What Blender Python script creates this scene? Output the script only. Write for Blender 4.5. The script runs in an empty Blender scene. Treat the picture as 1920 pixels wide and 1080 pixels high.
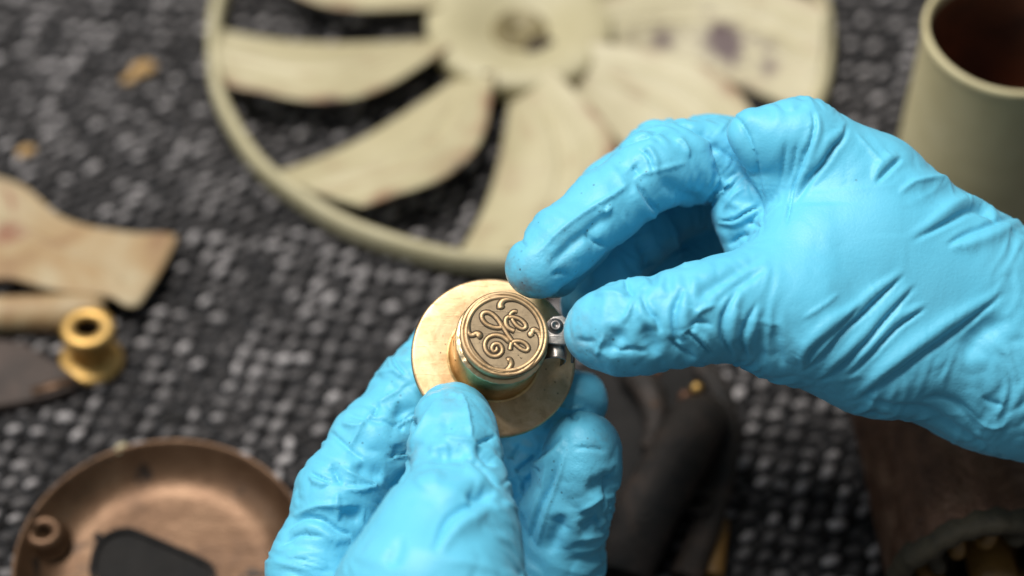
import bpy, bmesh, math, random
import numpy as np
from mathutils import Vector, Matrix

random.seed(7); np.random.seed(7)
sc = bpy.context.scene
COL = sc.collection
R = math.radians

# ------------------------------------------------------------------ camera, lights, exposure
ELEV = R(50.5)                       # camera looks down at the work table
DIST = 590.0                         # mm from lens to the held cap
MMPX = 265.0 / 1920.0                # mm per photo pixel in the plane of focus
FOC = np.array([0.0, 0.0, 120.0])    # held 12 cm above the mat
AX = np.array([1.0, 0, 0])
AY = np.array([0, math.sin(ELEV), math.cos(ELEV)])
AZ = np.array([0, -math.cos(ELEV), math.sin(ELEV)])
camd = bpy.data.cameras.new('camera'); cam = bpy.data.objects.new('camera', camd); COL.objects.link(cam)
camd.sensor_width = 36; camd.lens = 36 * DIST / 265.0
cp = (FOC + AZ * DIST) * 0.001
M3 = Matrix(((AX[0], AY[0], AZ[0]), (AX[1], AY[1], AZ[1]), (AX[2], AY[2], AZ[2])))
cam.matrix_world = Matrix.Translation(Vector(cp)) @ M3.to_4x4()
camd.clip_start = 0.02; camd.clip_end = 20
camd.dof.use_dof = True; camd.dof.focus_distance = (DIST - 12) * 0.001
camd.dof.aperture_fstop = 4.7; camd.dof.aperture_blades = 0
sc.camera = cam

w = bpy.data.worlds.new('World'); sc.world = w; w.use_nodes = True
bg = w.node_tree.nodes['Background']; bg.inputs[0].default_value = (0.82, 0.9, 1.0, 1); bg.inputs[1].default_value = 0.18

def area(name, loc, target, size, power, color=(1, 1, 1)):
    ld = bpy.data.lights.new(name, 'AREA'); ld.shape = 'RECTANGLE'; ld.size = size[0]; ld.size_y = size[1]
    ld.energy = power; ld.color = color
    o = bpy.data.objects.new(name, ld); COL.objects.link(o)
    o.location = loc
    d = Vector(target) - Vector(loc); o.rotation_euler = d.to_track_quat('-Z', 'Y').to_euler()
    return o
area('ceiling_lamp', (-0.40, 0.34, 1.7), (0.0, 0.0, 0.1), (0.8, 0.6), 41.0, (1.0, 0.97, 0.93))
area('left_fill', (-1.3, -0.25, 0.9), (0.0, 0.05, 0.1), (0.8, 0.8), 5.0, (0.93, 0.97, 1.0))  # weak soft fill from the left, source unseen, no window built

sc.view_settings.view_transform = 'Standard'; sc.view_settings.look = 'None'
sc.view_settings.gamma = 1.0; sc.view_settings.exposure = 0.0; sc.view_settings.use_curve_mapping = False
sc.render.engine = 'CYCLES'; sc.render.resolution_x = 1024; sc.render.resolution_y = 576

# ------------------------------------------------------------------ helpers
S = 0.001                            # everything below is in mm
def f2w(p):                          # frame of the plane of focus (x right, y up, z to the lens) -> world, mm
    p = np.asarray(p, float)
    return FOC + p[..., 0:1] * AX + p[..., 1:2] * AY + p[..., 2:3] * AZ
def P(px, py, z=0.0):                # measured picture point at distance z -> focus frame
    s = MMPX * (DIST - z) / DIST
    return np.array([(px - 960) * s, (540 - py) * s, z])
def onto(px, py, h):                 # measured picture point -> world point at height h above the mat
    c = FOC + AZ * DIST
    v = -AZ * (DIST / MMPX) + AX * (px - 960) + AY * (540 - py)
    return c + v * ((h - c[2]) / v[2])

def link(name, me, mat, parent=None, loc=None):
    o = bpy.data.objects.new(name, me); COL.objects.link(o)
    if mat is not None: me.materials.append(mat)
    if parent is not None: o.parent = parent
    return o
def mesh(name, verts, faces, smooth=True):
    me = bpy.data.meshes.new(name)
    v = np.asarray(verts, float) * S
    me.from_pydata(v.tolist(), [], [tuple(map(int, f)) for f in faces]); me.update()
    if smooth: me.polygons.foreach_set('use_smooth', [True] * len(me.polygons))
    return me
def empty(name, loc, rot=(0, 0, 0), mat=None):
    o = bpy.data.objects.new(name, None); COL.objects.link(o); o.empty_display_size = 0.01
    if mat is not None: o.matrix_world = mat
    else:
        o.location = [a * S for a in loc]; o.rotation_euler = rot
    return o
def tag(o, label, cat, group=None, kind=None):
    o['label'] = label; o['category'] = cat
    if group: o['group'] = group
    if kind: o['kind'] = kind
    return o

def lathe(prof, n=96, wob=None):
    vs, fs = [], []
    m = len(prof)
    for i in range(n):
        a = 2 * math.pi * i / n
        for j, (r, z) in enumerate(prof):
            rr = r
            if wob: rr, z = wob(a, j, r, z)
            vs.append((rr * math.cos(a), rr * math.sin(a), z))
    for i in range(n):
        k = (i + 1) % n
        for j in range(m - 1):
            fs.append((i * m + j, k * m + j, k * m + j + 1, i * m + j + 1))
    return vs, fs
def spline(pts, n=8):
    p = np.asarray(pts, float); out = []
    q = np.vstack([2 * p[0] - p[1], p, 2 * p[-1] - p[-2]])
    for i in range(len(p) - 1):
        a, b, c, d = q[i], q[i + 1], q[i + 2], q[i + 3]
        for t in np.linspace(0, 1, n, endpoint=False):
            out.append(0.5 * (2 * b + (c - a) * t + (2 * a - 5 * b + 4 * c - d) * t * t + (3 * b - a - 3 * c + d) * t ** 3))
    out.append(p[-1]); return np.array(out)
def tube(path, rad, n=10, flat=1.0, up=(0, 0, 1), cap=True):
    path = np.asarray(path, float); m = len(path)
    rad = np.broadcast_to(np.asarray(rad, float), (m,)) if np.ndim(rad) == 0 else np.asarray(rad, float)
    up = np.asarray(up, float); vs, fs = [], []
    T = np.gradient(path, axis=0); T /= np.linalg.norm(T, axis=1)[:, None] + 1e-9
    for i in range(m):
        s = np.cross(T[i], up); s /= np.linalg.norm(s) + 1e-9; u = np.cross(s, T[i])
        for k in range(n):
            a = 2 * math.pi * k / n
            vs.append(path[i] + rad[i] * (s * math.cos(a) + u * math.sin(a) * flat))
    for i in range(m - 1):
        for k in range(n):
            l = (k + 1) % n
            fs.append((i * n + k, i * n + l, (i + 1) * n + l, (i + 1) * n + k))
    if cap:
        fs.append(tuple(range(n - 1, -1, -1))); fs.append(tuple((m - 1) * n + k for k in range(n)))
    return vs, fs
def join(parts):
    V, Fc, o = [], [], 0
    for v, f in parts:
        V.extend([tuple(x) for x in v]); Fc.extend([tuple(i + o for i in q) for q in f]); o += len(v)
    return V, Fc
def plate(outline, z0, z1, bev=0.6):
    """solid plate from a plan outline (ccw), rounded edge"""
    o = np.asarray(outline, float); c = o.mean(0); n = len(o)
    def ring(ins, z):
        d = o - c; L = np.linalg.norm(d, axis=1)[:, None]
        q = c + d * (1 - ins / L); return [(x, y, z) for x, y in q]
    rings = [ring(bev, z0), ring(0, z0 + bev), ring(0, z1 - bev), ring(bev * .3, z1 - bev * .3), ring(bev, z1)]
    vs = sum(rings, []); fs = []
    for r in range(len(rings) - 1):
        for i in range(n):
            j = (i + 1) % n; fs.append((r * n + i, r * n + j, (r + 1) * n + j, (r + 1) * n + i))
    fs.append(tuple(range(n - 1, -1, -1))); fs.append(tuple((len(rings) - 1) * n + i for i in range(n)))
    return vs, fs

# ------------------------------------------------------------------ numpy noise
_perm = np.random.RandomState(3).permutation(256); _perm = np.concatenate([_perm, _perm, _perm])
_g = np.random.RandomState(5).normal(size=(256, 3)); _g /= np.linalg.norm(_g, axis=1)[:, None]
def perlin(p):
    p = np.asarray(p, float); i = np.floor(p).astype(int); f = p - i; i &= 255
    u = f * f * f * (f * (f * 6 - 15) + 10); out = np.zeros(len(p))
    for dx in (0, 1):
        for dy in (0, 1):
            for dz in (0, 1):
                h = _perm[_perm[_perm[i[:, 0] + dx] + i[:, 1] + dy] + i[:, 2] + dz]
                d = (_g[h] * (f - (dx, dy, dz))).sum(1)
                out += d * (u[:, 0] if dx else 1 - u[:, 0]) * (u[:, 1] if dy else 1 - u[:, 1]) * (u[:, 2] if dz else 1 - u[:, 2])
    return out

# ------------------------------------------------------------------ materials
def nodes(name):
    m = bpy.data.materials.new(name); m.use_nodes = True
    nt = m.node_tree; return m, nt, nt.nodes['Principled BSDF']
def add(nt, t, **kw):
    n = nt.nodes.new(t)
    for k, v in kw.items():
        if k in n.inputs: n.inputs[k].default_value = v
        else: setattr(n, k, v)
    return n
def ramp(nt, src, stops):
    r = nt.nodes.new('ShaderNodeValToRGB'); e = r.color_ramp.elements
    e[0].position, e[0].color = stops[0][0], (*stops[0][1], 1); e[1].position, e[1].color = stops[-1][0], (*stops[-1][1], 1)
    for p, c in stops[1:-1]:
        q = e.new(p); q.color = (*c, 1)
    nt.links.new(src, r.inputs[0]); return r
def noise(nt, scale, detail=4, rough=.55, coord='Object', dist=0.0, vec=None):
    n = add(nt, 'ShaderNodeTexNoise', Scale=scale, Detail=detail, Roughness=rough, Distortion=dist)
    if vec is None:
        tc = nt.nodes.new('ShaderNodeTexCoord'); vec = tc.outputs[coord]
    nt.links.new(vec, n.inputs['Vector']); return n
def bump(nt, b, src, strength, dist):
    n = add(nt, 'ShaderNodeBump', Strength=strength, Distance=dist)
    nt.links.new(src, n.inputs['Height'])
    if b.inputs['Normal'].is_linked:
        nt.links.new(b.inputs['Normal'].links[0].from_socket, n.inputs['Normal'])
    nt.links.new(n.outputs[0], b.inputs['Normal']); return n
def mixc(nt, fac, a, b):
    m = nt.nodes.new('ShaderNodeMix'); m.data_type = 'RGBA'
    if isinstance(fac, (int, float)): m.inputs[0].default_value = fac
    else: nt.links.new(fac, m.inputs[0])
    for v, s in ((a, m.inputs[6]), (b, m.inputs[7])):
        if isinstance(v, tuple): s.default_value = (*v, 1)
        else: nt.links.new(v, s)
    return m.outputs[2]
def worn(name, cols, scale, rough, metal=0.0, bumpd=0.0, spots=None, rough2=None, spec=0.5):
    """mottled colour + uneven gloss + fine relief"""
    m, nt, b = nodes(name)
    n = noise(nt, scale, 6, .62, dist=.4)
    r = ramp(nt, n.outputs[0], [(0.3 + 0.4 * i / max(1, len(cols) - 1), c) for i, c in enumerate(cols)])
    out = r.outputs[0]
    if spots:
        n2 = noise(nt, spots[1], 3, .6, dist=.8)
        r2 = ramp(nt, n2.outputs[0], [(spots[2], (0, 0, 0)), (spots[2] + .08, (1, 1, 1))])
        out = mixc(nt, r2.outputs[0], out, spots[0])
    nt.links.new(out, b.inputs['Base Color'])
    n3 = noise(nt, scale * 2.3, 5, .6)
    mr = add(nt, 'ShaderNodeMapRange'); mr.inputs[3].default_value = rough; mr.inputs[4].default_value = rough2 or rough + .2
    nt.links.new(n3.outputs[0], mr.inputs[0]); nt.links.new(mr.outputs[0], b.inputs['Roughness'])
    b.inputs['Metallic'].default_value = metal; b.inputs['Specular IOR Level'].default_value = spec
    if bumpd:
        n4 = noise(nt, scale * 6, 5, .65); bump(nt, b, n4.outputs[0], .5, bumpd)
    return m

def glove_material():
    m, nt, b = nodes('blue_nitrile')
    at = add(nt, 'ShaderNodeAttribute', attribute_name='dirt')
    n = noise(nt, 60, 4, .6)
    base = ramp(nt, n.outputs[0], [(0.3, (0.115, 0.51, 0.71)), (0.7, (0.135, 0.54, 0.74))]).outputs[0]
    # graphite dust and tiny black specks from the old machine parts
    v = add(nt, 'ShaderNodeTexVoronoi', Scale=520.0); tc = nt.nodes.new('ShaderNodeTexCoord'); nt.links.new(tc.outputs['Object'], v.inputs['Vector'])
    sp = ramp(nt, v.outputs['Distance'], [(0.13, (1, 1, 1)), (0.22, (0, 0, 0))])
    pick = ramp(nt, v.outputs['Color'], [(0.55, (0, 0, 0)), (0.60, (1, 1, 1))])
    n5 = noise(nt, 130, 3, .6); cl = ramp(nt, n5.outputs[0], [(0.40, (0, 0, 0)), (0.55, (1, 1, 1))])
    mul = add(nt, 'ShaderNodeMath', operation='MULTIPLY'); nt.links.new(sp.outputs[0], mul.inputs[0]); nt.links.new(pick.outputs[0], mul.inputs[1])
    mul2 = add(nt, 'ShaderNodeMath', operation='MULTIPLY'); nt.links.new(mul.outputs[0], mul2.inputs[0]); nt.links.new(cl.outputs[0], mul2.inputs[1])
    mul3 = add(nt, 'ShaderNodeMath', operation='MULTIPLY'); nt.links.new(mul2.outputs[0], mul3.inputs[0]); nt.links.new(at.outputs['Fac'], mul3.inputs[1])
    c1 = mixc(nt, mul3.outputs[0], base, (0.012, 0.03, 0.05))
    sm = add(nt, 'ShaderNodeAttribute', attribute_name='smear')
    n6 = noise(nt, 210, 5, .7); s6 = ramp(nt, n6.outputs[0], [(0.42, (0, 0, 0)), (0.7, (1, 1, 1))])
    mul4 = add(nt, 'ShaderNodeMath', operation='MULTIPLY'); nt.links.new(s6.outputs[0], mul4.inputs[0]); nt.links.new(sm.outputs['Fac'], mul4.inputs[1])
    c2 = mixc(nt, mul4.outputs[0], c1, (0.16, 0.17, 0.18))
    nt.links.new(c2, b.inputs['Base Color'])
    b.inputs['Roughness'].default_value = 0.47
    b.inputs['Specular IOR Level'].default_value = 0.34
    b.inputs['Subsurface Weight'].default_value = 0.0
    b.inputs['Subsurface Radius'].default_value = (0.3, 0.8, 1.0)
    b.inputs['Subsurface Scale'].default_value = 0.002
    b.inputs['Sheen Weight'].default_value = 0.08; b.inputs['Sheen Roughness'].default_value = .5
    nf = noise(nt, 1300, 3, .6); bump(nt, b, nf.outputs[0], .4, .0002)
    # moulded finger texture only where the attribute says
    ng = noise(nt, 700, 4, .7); gr = add(nt, 'ShaderNodeMath', operation='MULTIPLY')
    at2 = add(nt, 'ShaderNodeAttribute', attribute_name='grip')
    nt.links.new(ng.outputs[0], gr.inputs[0]); nt.links.new(at2.outputs['Fac'], gr.inputs[1]); bump(nt, b, gr.outputs[0], .6, .0004)
    return m
def brass_material(name, c0, c1, c2, rough, ring=False, dirt=None):
    m, nt, b = nodes(name)
    tc = nt.nodes.new('ShaderNodeTexCoord')
    n = noise(nt, 140, 6, .68, dist=.6, vec=tc.outputs['Object'])
    col = ramp(nt, n.outputs[0], [(0.32, c0), (0.5, c1), (0.68, c2)]).outputs[0]
    n2 = noise(nt, 620, 4, .7, vec=tc.outputs['Object'])
    sp = ramp(nt, n2.outputs[0], [(0.60, (0, 0, 0)), (0.72, (1, 1, 1))])
    mu = add(nt, 'ShaderNodeMath', operation='MULTIPLY'); nt.links.new(sp.outputs[0], mu.inputs[0]); mu.inputs[1].default_value = .28
    col = mixc(nt, mu.outputs[0], col, dirt or tuple(x * .35 for x in c0))
    nt.links.new(col, b.inputs['Base Color'])
    b.inputs['Metallic'].default_value = 1
    mr = add(nt, 'ShaderNodeMapRange'); mr.inputs[3].default_value = rough - .06; mr.inputs[4].default_value = rough + .16
    nt.links.new(n.outputs[0], mr.inputs[0]); nt.links.new(mr.outputs[0], b.inputs['Roughness'])
    if ring:                          # turned on a lathe: fine concentric marks
        sep = nt.nodes.new('ShaderNodeSeparateXYZ'); nt.links.new(tc.outputs['Object'], sep.inputs[0])
        cmb = nt.nodes.new('ShaderNodeCombineXYZ'); nt.links.new(sep.outputs[0], cmb.inputs[0]); nt.links.new(sep.outputs[1], cmb.inputs[1])
        ln = add(nt, 'ShaderNodeVectorMath', operation='LENGTH'); nt.links.new(cmb.outputs[0], ln.inputs[0])
        c2_ = nt.nodes.new('ShaderNodeCombineXYZ'); nt.links.new(ln.outputs['Value'], c2_.inputs[0])
        nr = add(nt, 'ShaderNodeTexNoise', Scale=6000.0, Detail=2.0); nt.links.new(c2_.outputs[0], nr.inputs['Vector'])
        bump(nt, b, nr.outputs[0], .22, .00012)
        b.inputs['Anisotropic'].default_value = .35
    mp = nt.nodes.new('ShaderNodeMapping'); mp.inputs['Rotation'].default_value = (0, 0, .6); mp.inputs['Scale'].default_value = (90, 2600, 900)
    nt.links.new(tc.outputs['Object'], mp.inputs['Vector']); ns = add(nt, 'ShaderNodeTexNoise', Scale=1.0, Detail=3.0, Distortion=.3); nt.links.new(mp.outputs[0], ns.inputs['Vector'])
    rs_ = ramp(nt, ns.outputs[0], [(.60, (0, 0, 0)), (.70, (1, 1, 1))]); bump(nt, b, rs_.outputs[0], .22, .0002)
    vp = add(nt, 'ShaderNodeTexVoronoi', Scale=420.0); nt.links.new(tc.outputs['Object'], vp.inputs['Vector'])
    pit = ramp(nt, vp.outputs['Distance'], [(.05, (1, 1, 1)), (.13, (0, 0, 0))]); npk = noise(nt, 90, 3, .6, vec=tc.outputs['Object']); pk = ramp(nt, npk.outputs[0], [(.46, (0, 0, 0)), (.6, (1, 1, 1))])
    pm = add(nt, 'ShaderNodeMath', operation='MULTIPLY'); nt.links.new(pit.outputs[0], pm.inputs[0]); nt.links.new(pk.outputs[0], pm.inputs[1])
    col = mixc(nt, pm.outputs[0], col, tuple(x * .25 for x in c0)); nt.links.new(col, b.inputs['Base Color'])
    n4 = noise(nt, 300, 6, .7, vec=tc.outputs['Object']); bump(nt, b, n4.outputs[0], .10, .0003)
    return m

MAT = {
    'glove': glove_material(),
    'brass': brass_material('aged_brass', (0.44, 0.28, 0.14), (0.64, 0.44, 0.245), (0.76, 0.56, 0.34), .42, True),
    'collar': brass_material('collar_brass', (0.46, 0.29, 0.12), (0.64, 0.43, 0.19), (0.76, 0.55, 0.28), .36, True),
    'bronze': brass_material('cap_bronze', (0.44, 0.29, 0.15), (0.55, 0.38, 0.21), (0.64, 0.46, 0.27), .47),
    'patina': brass_material('patina_field', (0.27, 0.205, 0.13), (0.36, 0.275, 0.175), (0.45, 0.345, 0.215), .5),
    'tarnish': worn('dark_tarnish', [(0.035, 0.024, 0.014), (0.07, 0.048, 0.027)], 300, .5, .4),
    'steel': brass_material('dark_steel', (0.10, 0.095, 0.095), (0.26, 0.235, 0.22), (0.50, 0.45, 0.39), .44, dirt=(0.05, 0.03, 0.02)),
    'cream': worn('cream_enamel', [(0.37, 0.325, 0.185), (0.44, 0.39, 0.235), (0.49, 0.44, 0.28)], 22, .45, 0, .0002),
    'can': worn('olive_cream_enamel', [(0.46, 0.395, 0.215), (0.55, 0.48, 0.275), (0.60, 0.53, 0.32)], 34, .45, 0, .0002),
    'can_in': worn('can_rust', [(0.035, 0.015, 0.009), (0.10, 0.034, 0.015), (0.20, 0.055, 0.02)], 40, .5),
    'bronze_pan': worn('brown_bronze', [(0.055, 0.028, 0.014), (0.115, 0.062, 0.032), (0.17, 0.10, 0.056)], 40, .32, .65, .0006, spots=((0.03, 0.02, 0.014), 75, .60)),
    'iron': worn('old_iron', [(0.006, 0.005, 0.004), (0.022, 0.016, 0.012), (0.055, 0.036, 0.026)], 90, .5, .2, .0015),
    'rust': worn('rusty_brown', [(0.07, 0.03, 0.015), (0.17, 0.08, 0.043), (0.30, 0.165, 0.10)], 70, .36, .45, .0012, spots=((0.30, 0.15, 0.08), 75, .68)),
    'ochre': worn('ochre_varnish', [(0.12, 0.06, 0.012), (0.26, 0.135, 0.03)], 60, .4, 0, .0004),
    'olive': worn('olive_insulation', [(0.035, 0.028, 0.015), (0.085, 0.066, 0.036)], 110, .6, 0, .0008),
    'shard': worn('stained_shard', [(0.19, 0.09, 0.042), (0.33, 0.22, 0.105), (0.39, 0.31, 0.185), (0.31, 0.245, 0.13)], 26, .5, 0, .0005, spots=((0.25, 0.12, 0.065), 30, .56)),
    'spool': brass_material('spool_brass', (0.50, 0.30, 0.09), (0.60, 0.38, 0.13), (0.68, 0.46, 0.18), .46),
    'crumb': worn('tan_crumb', [(0.35, 0.20, 0.07), (0.50, 0.33, 0.14)], 200, .7),
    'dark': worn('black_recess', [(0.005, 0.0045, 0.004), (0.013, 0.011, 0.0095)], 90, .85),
    'steel2': brass_material('worn_steel', (0.20, 0.19, 0.19), (0.46, 0.42, 0.38), (0.74, 0.68, 0.58), .42, dirt=(0.08, 0.05, 0.03)),
    'fibre': worn('dark_fibre', [(0.022, 0.015, 0.011), (0.05, 0.034, 0.026), (0.085, 0.055, 0.042)], 60, .6, 0, .001),
    'band': brass_material('lid_band_bronze', (0.16, 0.10, 0.05), (0.26, 0.17, 0.09), (0.36, 0.24, 0.13), .38),
    'bead': brass_material('bead_brass', (0.70, 0.50, 0.25), (0.82, 0.62, 0.36), (0.88, 0.72, 0.48), .3),
    'gold_screw': brass_material('screw_brass', (0.5, 0.3, 0.08), (0.62, 0.4, 0.13), (0.7, 0.5, 0.2), .3),
}

# ------------------------------------------------------------------ the mat on the table
def build_mat():
    nx, x0, x1, y0, y1 = 2, -700, 700, -600, 900
    m, nt, b = nodes('mat_backing'); n = noise(nt, 300, 4)
    r = ramp(nt, n.outputs[0], [(.3, (0.006, 0.006, 0.007)), (.7, (0.022, 0.021, 0.022))]); nt.links.new(r.outputs[0], b.inputs['Base Color']); b.inputs['Roughness'].default_value = .9
    me = mesh('table', [(x0, y0, 0), (x1, y0, 0), (x1, y1, 0), (x0, y1, 0)], [(0, 1, 2, 3)], False)
    t = link('table', me, m); t['kind'] = 'structure'; tag(t, 'dark backing of the table mat under the woven nubs', 'table'); t['kind'] = 'structure'
    # woven nubs
    bm = bmesh.new(); bmesh.ops.create_icosphere(bm, subdivisions=2, radius=1.0)
    bv = np.array([v.co[:] for v in bm.verts]); bf = np.array([[v.index for v in f.verts] for f in bm.faces]); bm.free()
    bm = bmesh.new(); bmesh.ops.create_icosphere(bm, subdivisions=1, radius=1.0)
    bv1 = np.array([v.co[:] for v in bm.verts]); bf1 = np.array([[v.index for v in f.verts] for f in bm.faces]); bm.free()
    rs = np.random.RandomState(11)
    V, Fc, C, off = [], [], [], 0
    ang = R(33); ca, sa = math.cos(ang), math.sin(ang)
    px, py = 4.9, 4.3
    for i in range(-110, 111):
        for j in range(-130, 131):
            gx = i * px; gy = j * py
            x = ca * gx - sa * gy + 0; y = sa * gx + ca * gy + 110
            if not (-250 < x < 250 and -130 < y < 350): continue
            x += rs.normal(0, .42); y += rs.normal(0, .42)
            lum = (.22 + .78 * rs.rand() ** 1.8) if (i + j) % 2 == 0 else .03 + .22 * rs.rand() ** 2
            sz = (1.45 + .65 * rs.rand()) * (1.0 if (i + j) % 2 == 0 else .9)
            a = ang + rs.normal(0, .35) + (1.2 if (i + j) % 2 else 0)
            c, s = math.cos(a), math.sin(a)
            q = bv1 * np.array([sz * 1.75, sz * .95, sz * (.6 + .3 * lum)])
            q = np.stack([q[:, 0] * c - q[:, 1] * s + x, q[:, 0] * s + q[:, 1] * c + y, q[:, 2] + .9 + 1.0 * lum], 1)
            V.append(q); Fc.append(bf1 + off); off += len(q)
            g = 0.006 + 0.40 * lum ** 1.25
            C.append(np.tile((g * 1.05, g * .98, g * .96, 1), (len(q), 1)))
    V = np.vstack(V); Fc = np.vstack(Fc); C = np.vstack(C)
    me = bpy.data.meshes.new('mat_weave'); me.from_pydata((V * S).tolist(), [], Fc.tolist()); me.update()
    me.polygons.foreach_set('use_smooth', [True] * len(me.polygons))
    ca_ = me.color_attributes.new('tone', 'FLOAT_COLOR', 'POINT'); ca_.data.foreach_set('color', C.ravel())
    m, nt, b = nodes('yarn'); at = add(nt, 'ShaderNodeAttribute', attribute_name='tone')
    nt.links.new(at.outputs['Color'], b.inputs['Base Color']); b.inputs['Roughness'].default_value = .95; b.inputs['Specular IOR Level'].default_value = .1
    nf = noise(nt, 900, 3); bump(nt, b, nf.outputs[0], .6, .0004)
    o = link('mat_weave', me, m); tag(o, 'charcoal and grey nubbly woven mat covering the table', 'mat', kind='stuff')
build_mat()

# ------------------------------------------------------------------ cream fan wheel
def build_fan():
    root = empty('fan_wheel', (2.8, 211, 3.0)); tag(root, 'cream enamelled fan wheel with swept blades inside a ring, lying on the mat', 'fan')
    Rr = 111
    prof = [(Rr - 4, .6), (Rr - 4.6, 3), (Rr - 4.5, 7), (Rr - 3.6, 9), (Rr - 2.2, 9.8), (Rr - .8, 9.2), (Rr, 7.6), (Rr + .3, 4), (Rr, 1.4), (Rr - 2.2, 0), (Rr - 4, .6)]
    v, f = lathe(prof, 180, lambda a, j, r, z: (r + .25 * math.sin(7 * a + 1) + .2 * math.sin(17 * a), z + .35 * math.sin(3 * a + .4)))
    link('ring', mesh('ring', v, f), MAT['cream'], root)
    N = 9
    nu, nv = 46, 40
    for k in range(N):
        a0 = R(186 + 40 * k)
        vs, cs = [], []
        for side in (0, 1):
            for i in range(nu + 1):
                u = i / nu; r = 29 + (Rr - 4.2 - 29) * u
                lo = -R(3) - R(5) * u ** 2.0 + R(1) * math.sin(math.pi * u)
                hi = R(27 + 6 * math.sin(math.pi * min(1, u * 1.15)) - 12 * u ** 3.0)
                for j in range(nv + 1):
                    t = j / nv
                    a = a0 + lo + (hi - lo) * t
                    rise = 1.8 + 14.0 * (t ** 1.15) * (.75 + .25 * u) + 1.6 * math.sin(math.pi * t)
                    for c, wd, h in ((.42, .035, 1.2), (.49, .03, -.7), (.66, .03, 1.0)):
                        cc = c + .06 * math.sin(2.4 * u + .3)
                        rise += h * math.exp(-((t - cc) / wd) ** 2) * min(1, 4 * u) * min(1, 6 * (1 - u) + .3)
                    rise += .35 * math.sin(5 * u + k) * math.sin(4 * t + 2 * k)
                    edge = (0.9 if side == 0 else -0.9)
                    if j in (0, nv): edge *= .3
                    vs.append((r * math.cos(a), r * math.sin(a), rise + edge))
                    cs.append((u, t))
        m = (nu + 1) * (nv + 1); fs = []
        W = nv + 1
        for i in range(nu):
            for j in range(nv):
                q = (i * W + j, (i + 1) * W + j, (i + 1) * W + j + 1, i * W + j + 1)
                fs.append(q); fs.append(tuple(m + x for x in reversed(q)))
        for i in range(nu):
            for j in (0, nv):
                q = (i * W + j, (i + 1) * W + j, m + (i + 1) * W + j, m + i * W + j); fs.append(q if j else q[::-1])
        me = mesh('blade', vs, fs)
        # chipped brown wear on edges, purple-brown stains on one blade
        col = []
        rs = np.random.RandomState(k)
        uv = np.array(cs); pn = perlin(np.column_stack([uv[:, 0] * 7 + k * 9, uv[:, 1] * 5, np.full(len(uv), .3 + k)]))
        pn2 = perlin(np.column_stack([uv[:, 0] * 22 + k * 9, uv[:, 1] * 16, np.full(len(uv), .7 + k)]))
        st = np.clip((np.exp(-((1 - uv[:, 1]) / .10) ** 2) * (pn + .22) * 2.0), 0, .75) + np.clip((pn - .16) * 1.4, 0, .25)
        dk = np.zeros(len(uv))
        if k == 4:
            vv = np.array(vs); th = np.hypot(vv[:, 0], vv[:, 1])
            for (sx, sy, sr, am) in ((1185, 72, 2.2, .45), (1242, 76, 4.2, 1.0), (1352, 84, 6.0, 1.2), (1366, 96, 4.0, 1.1), (1352, 70, 3.5, 1.0), (1438, 96, 2.6, .8), (1442, 126, 3.2, .9)):
                q = onto(sx, sy, 9) - np.array((2.8, 211, 0)); d = np.hypot(vv[:, 0] - q[0], vv[:, 1] - q[1]); dk += am * np.exp(-(d / sr) ** 2 * (1 + 2.0 * pn2))
        if k in (1, 0): dk += .9 * np.exp(-((uv[:, 0] - .62) / .03) ** 2 - ((1 - uv[:, 1]) / .05) ** 2)
        ar = me.attributes.new('stain', 'FLOAT', 'POINT'); ar.data.foreach_set('value', np.clip(st, 0, 1))
        ar = me.attributes.new('blot', 'FLOAT', 'POINT'); ar.data.foreach_set('value', np.clip(dk, 0, 1))
        link('blade', me, MAT['blade'], root)
    prof = [(0, 3.6), (7, 3.8), (9, 4.4), (12, 5.6), (17, 8.6), (22, 10.8), (27, 11.8), (31, 11.4), (32.8, 10.0), (33.2, 9), (33, 3), (31, 1.2), (29.5, 3)]
    v, f = lathe(prof, 96); hub = link('hub', mesh('hub', v, f), MAT['cream'], root)
    v, f = lathe([(0.01, 4.6), (4.2, 4.9), (5.6, 6.2), (7.4, 7.4), (8.8, 7.0), (10.2, 4.6)], 40); bs = link('bore', mesh('bore', v, f), MAT['ochre_cream'], hub)
    v, f = lathe([(0.01, 9.6), (2.6, 9.4), (3.0, 8.9), (3.1, 4)], 24)
    sc_ = link('set_screw', mesh('set_screw', v, f), MAT['tarnish'], hub); sc_.location = (0.0055, -0.0055, -0.0005); sc_.rotation_euler = (R(35), R(20), 0); sc_.scale = (1.9, 1.6, 1)
    for a in (250, 292, 332):
        pth = [(30.5 * math.cos(R(a + d)), 30.5 * math.sin(R(a + d)), 11.4 - abs(d) * .04) for d in (-5, -2, 1, 4)]
        v, f = tube(pth, [.5, 1.1, 1.2, .4], 8); link('rivet', mesh('rivet', v, f), MAT['tarnish'], hub)
def blade_mat():
    m, nt, b = nodes('cream_blade')
    n = noise(nt, 24, 6, .6); base = ramp(nt, n.outputs[0], [(.3, (0.37, 0.32, 0.185)), (.5, (0.45, 0.395, 0.24)), (.7, (0.50, 0.445, 0.29))]).outputs[0]
    a1 = add(nt, 'ShaderNodeAttribute', attribute_name='stain'); a2 = add(nt, 'ShaderNodeAttribute', attribute_name='blot')
    c = mixc(nt, a1.outputs['Fac'], base, (0.25, 0.135, 0.075)); c = mixc(nt, a2.outputs['Fac'], c, (0.07, 0.034, 0.032))
    nt.links.new(c, b.inputs['Base Color']); b.inputs['Roughness'].default_value = .55
    nb = noise(nt, 120, 5, .6); bump(nt, b, nb.outputs[0], .3, .0003)
    return m
MAT['blade'] = blade_mat()
MAT['ochre_cream'] = worn('oily_hub', [(0.10, 0.075, 0.03), (0.30, 0.25, 0.12)], 120, .4, .1, .0004)
build_fan()

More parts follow.
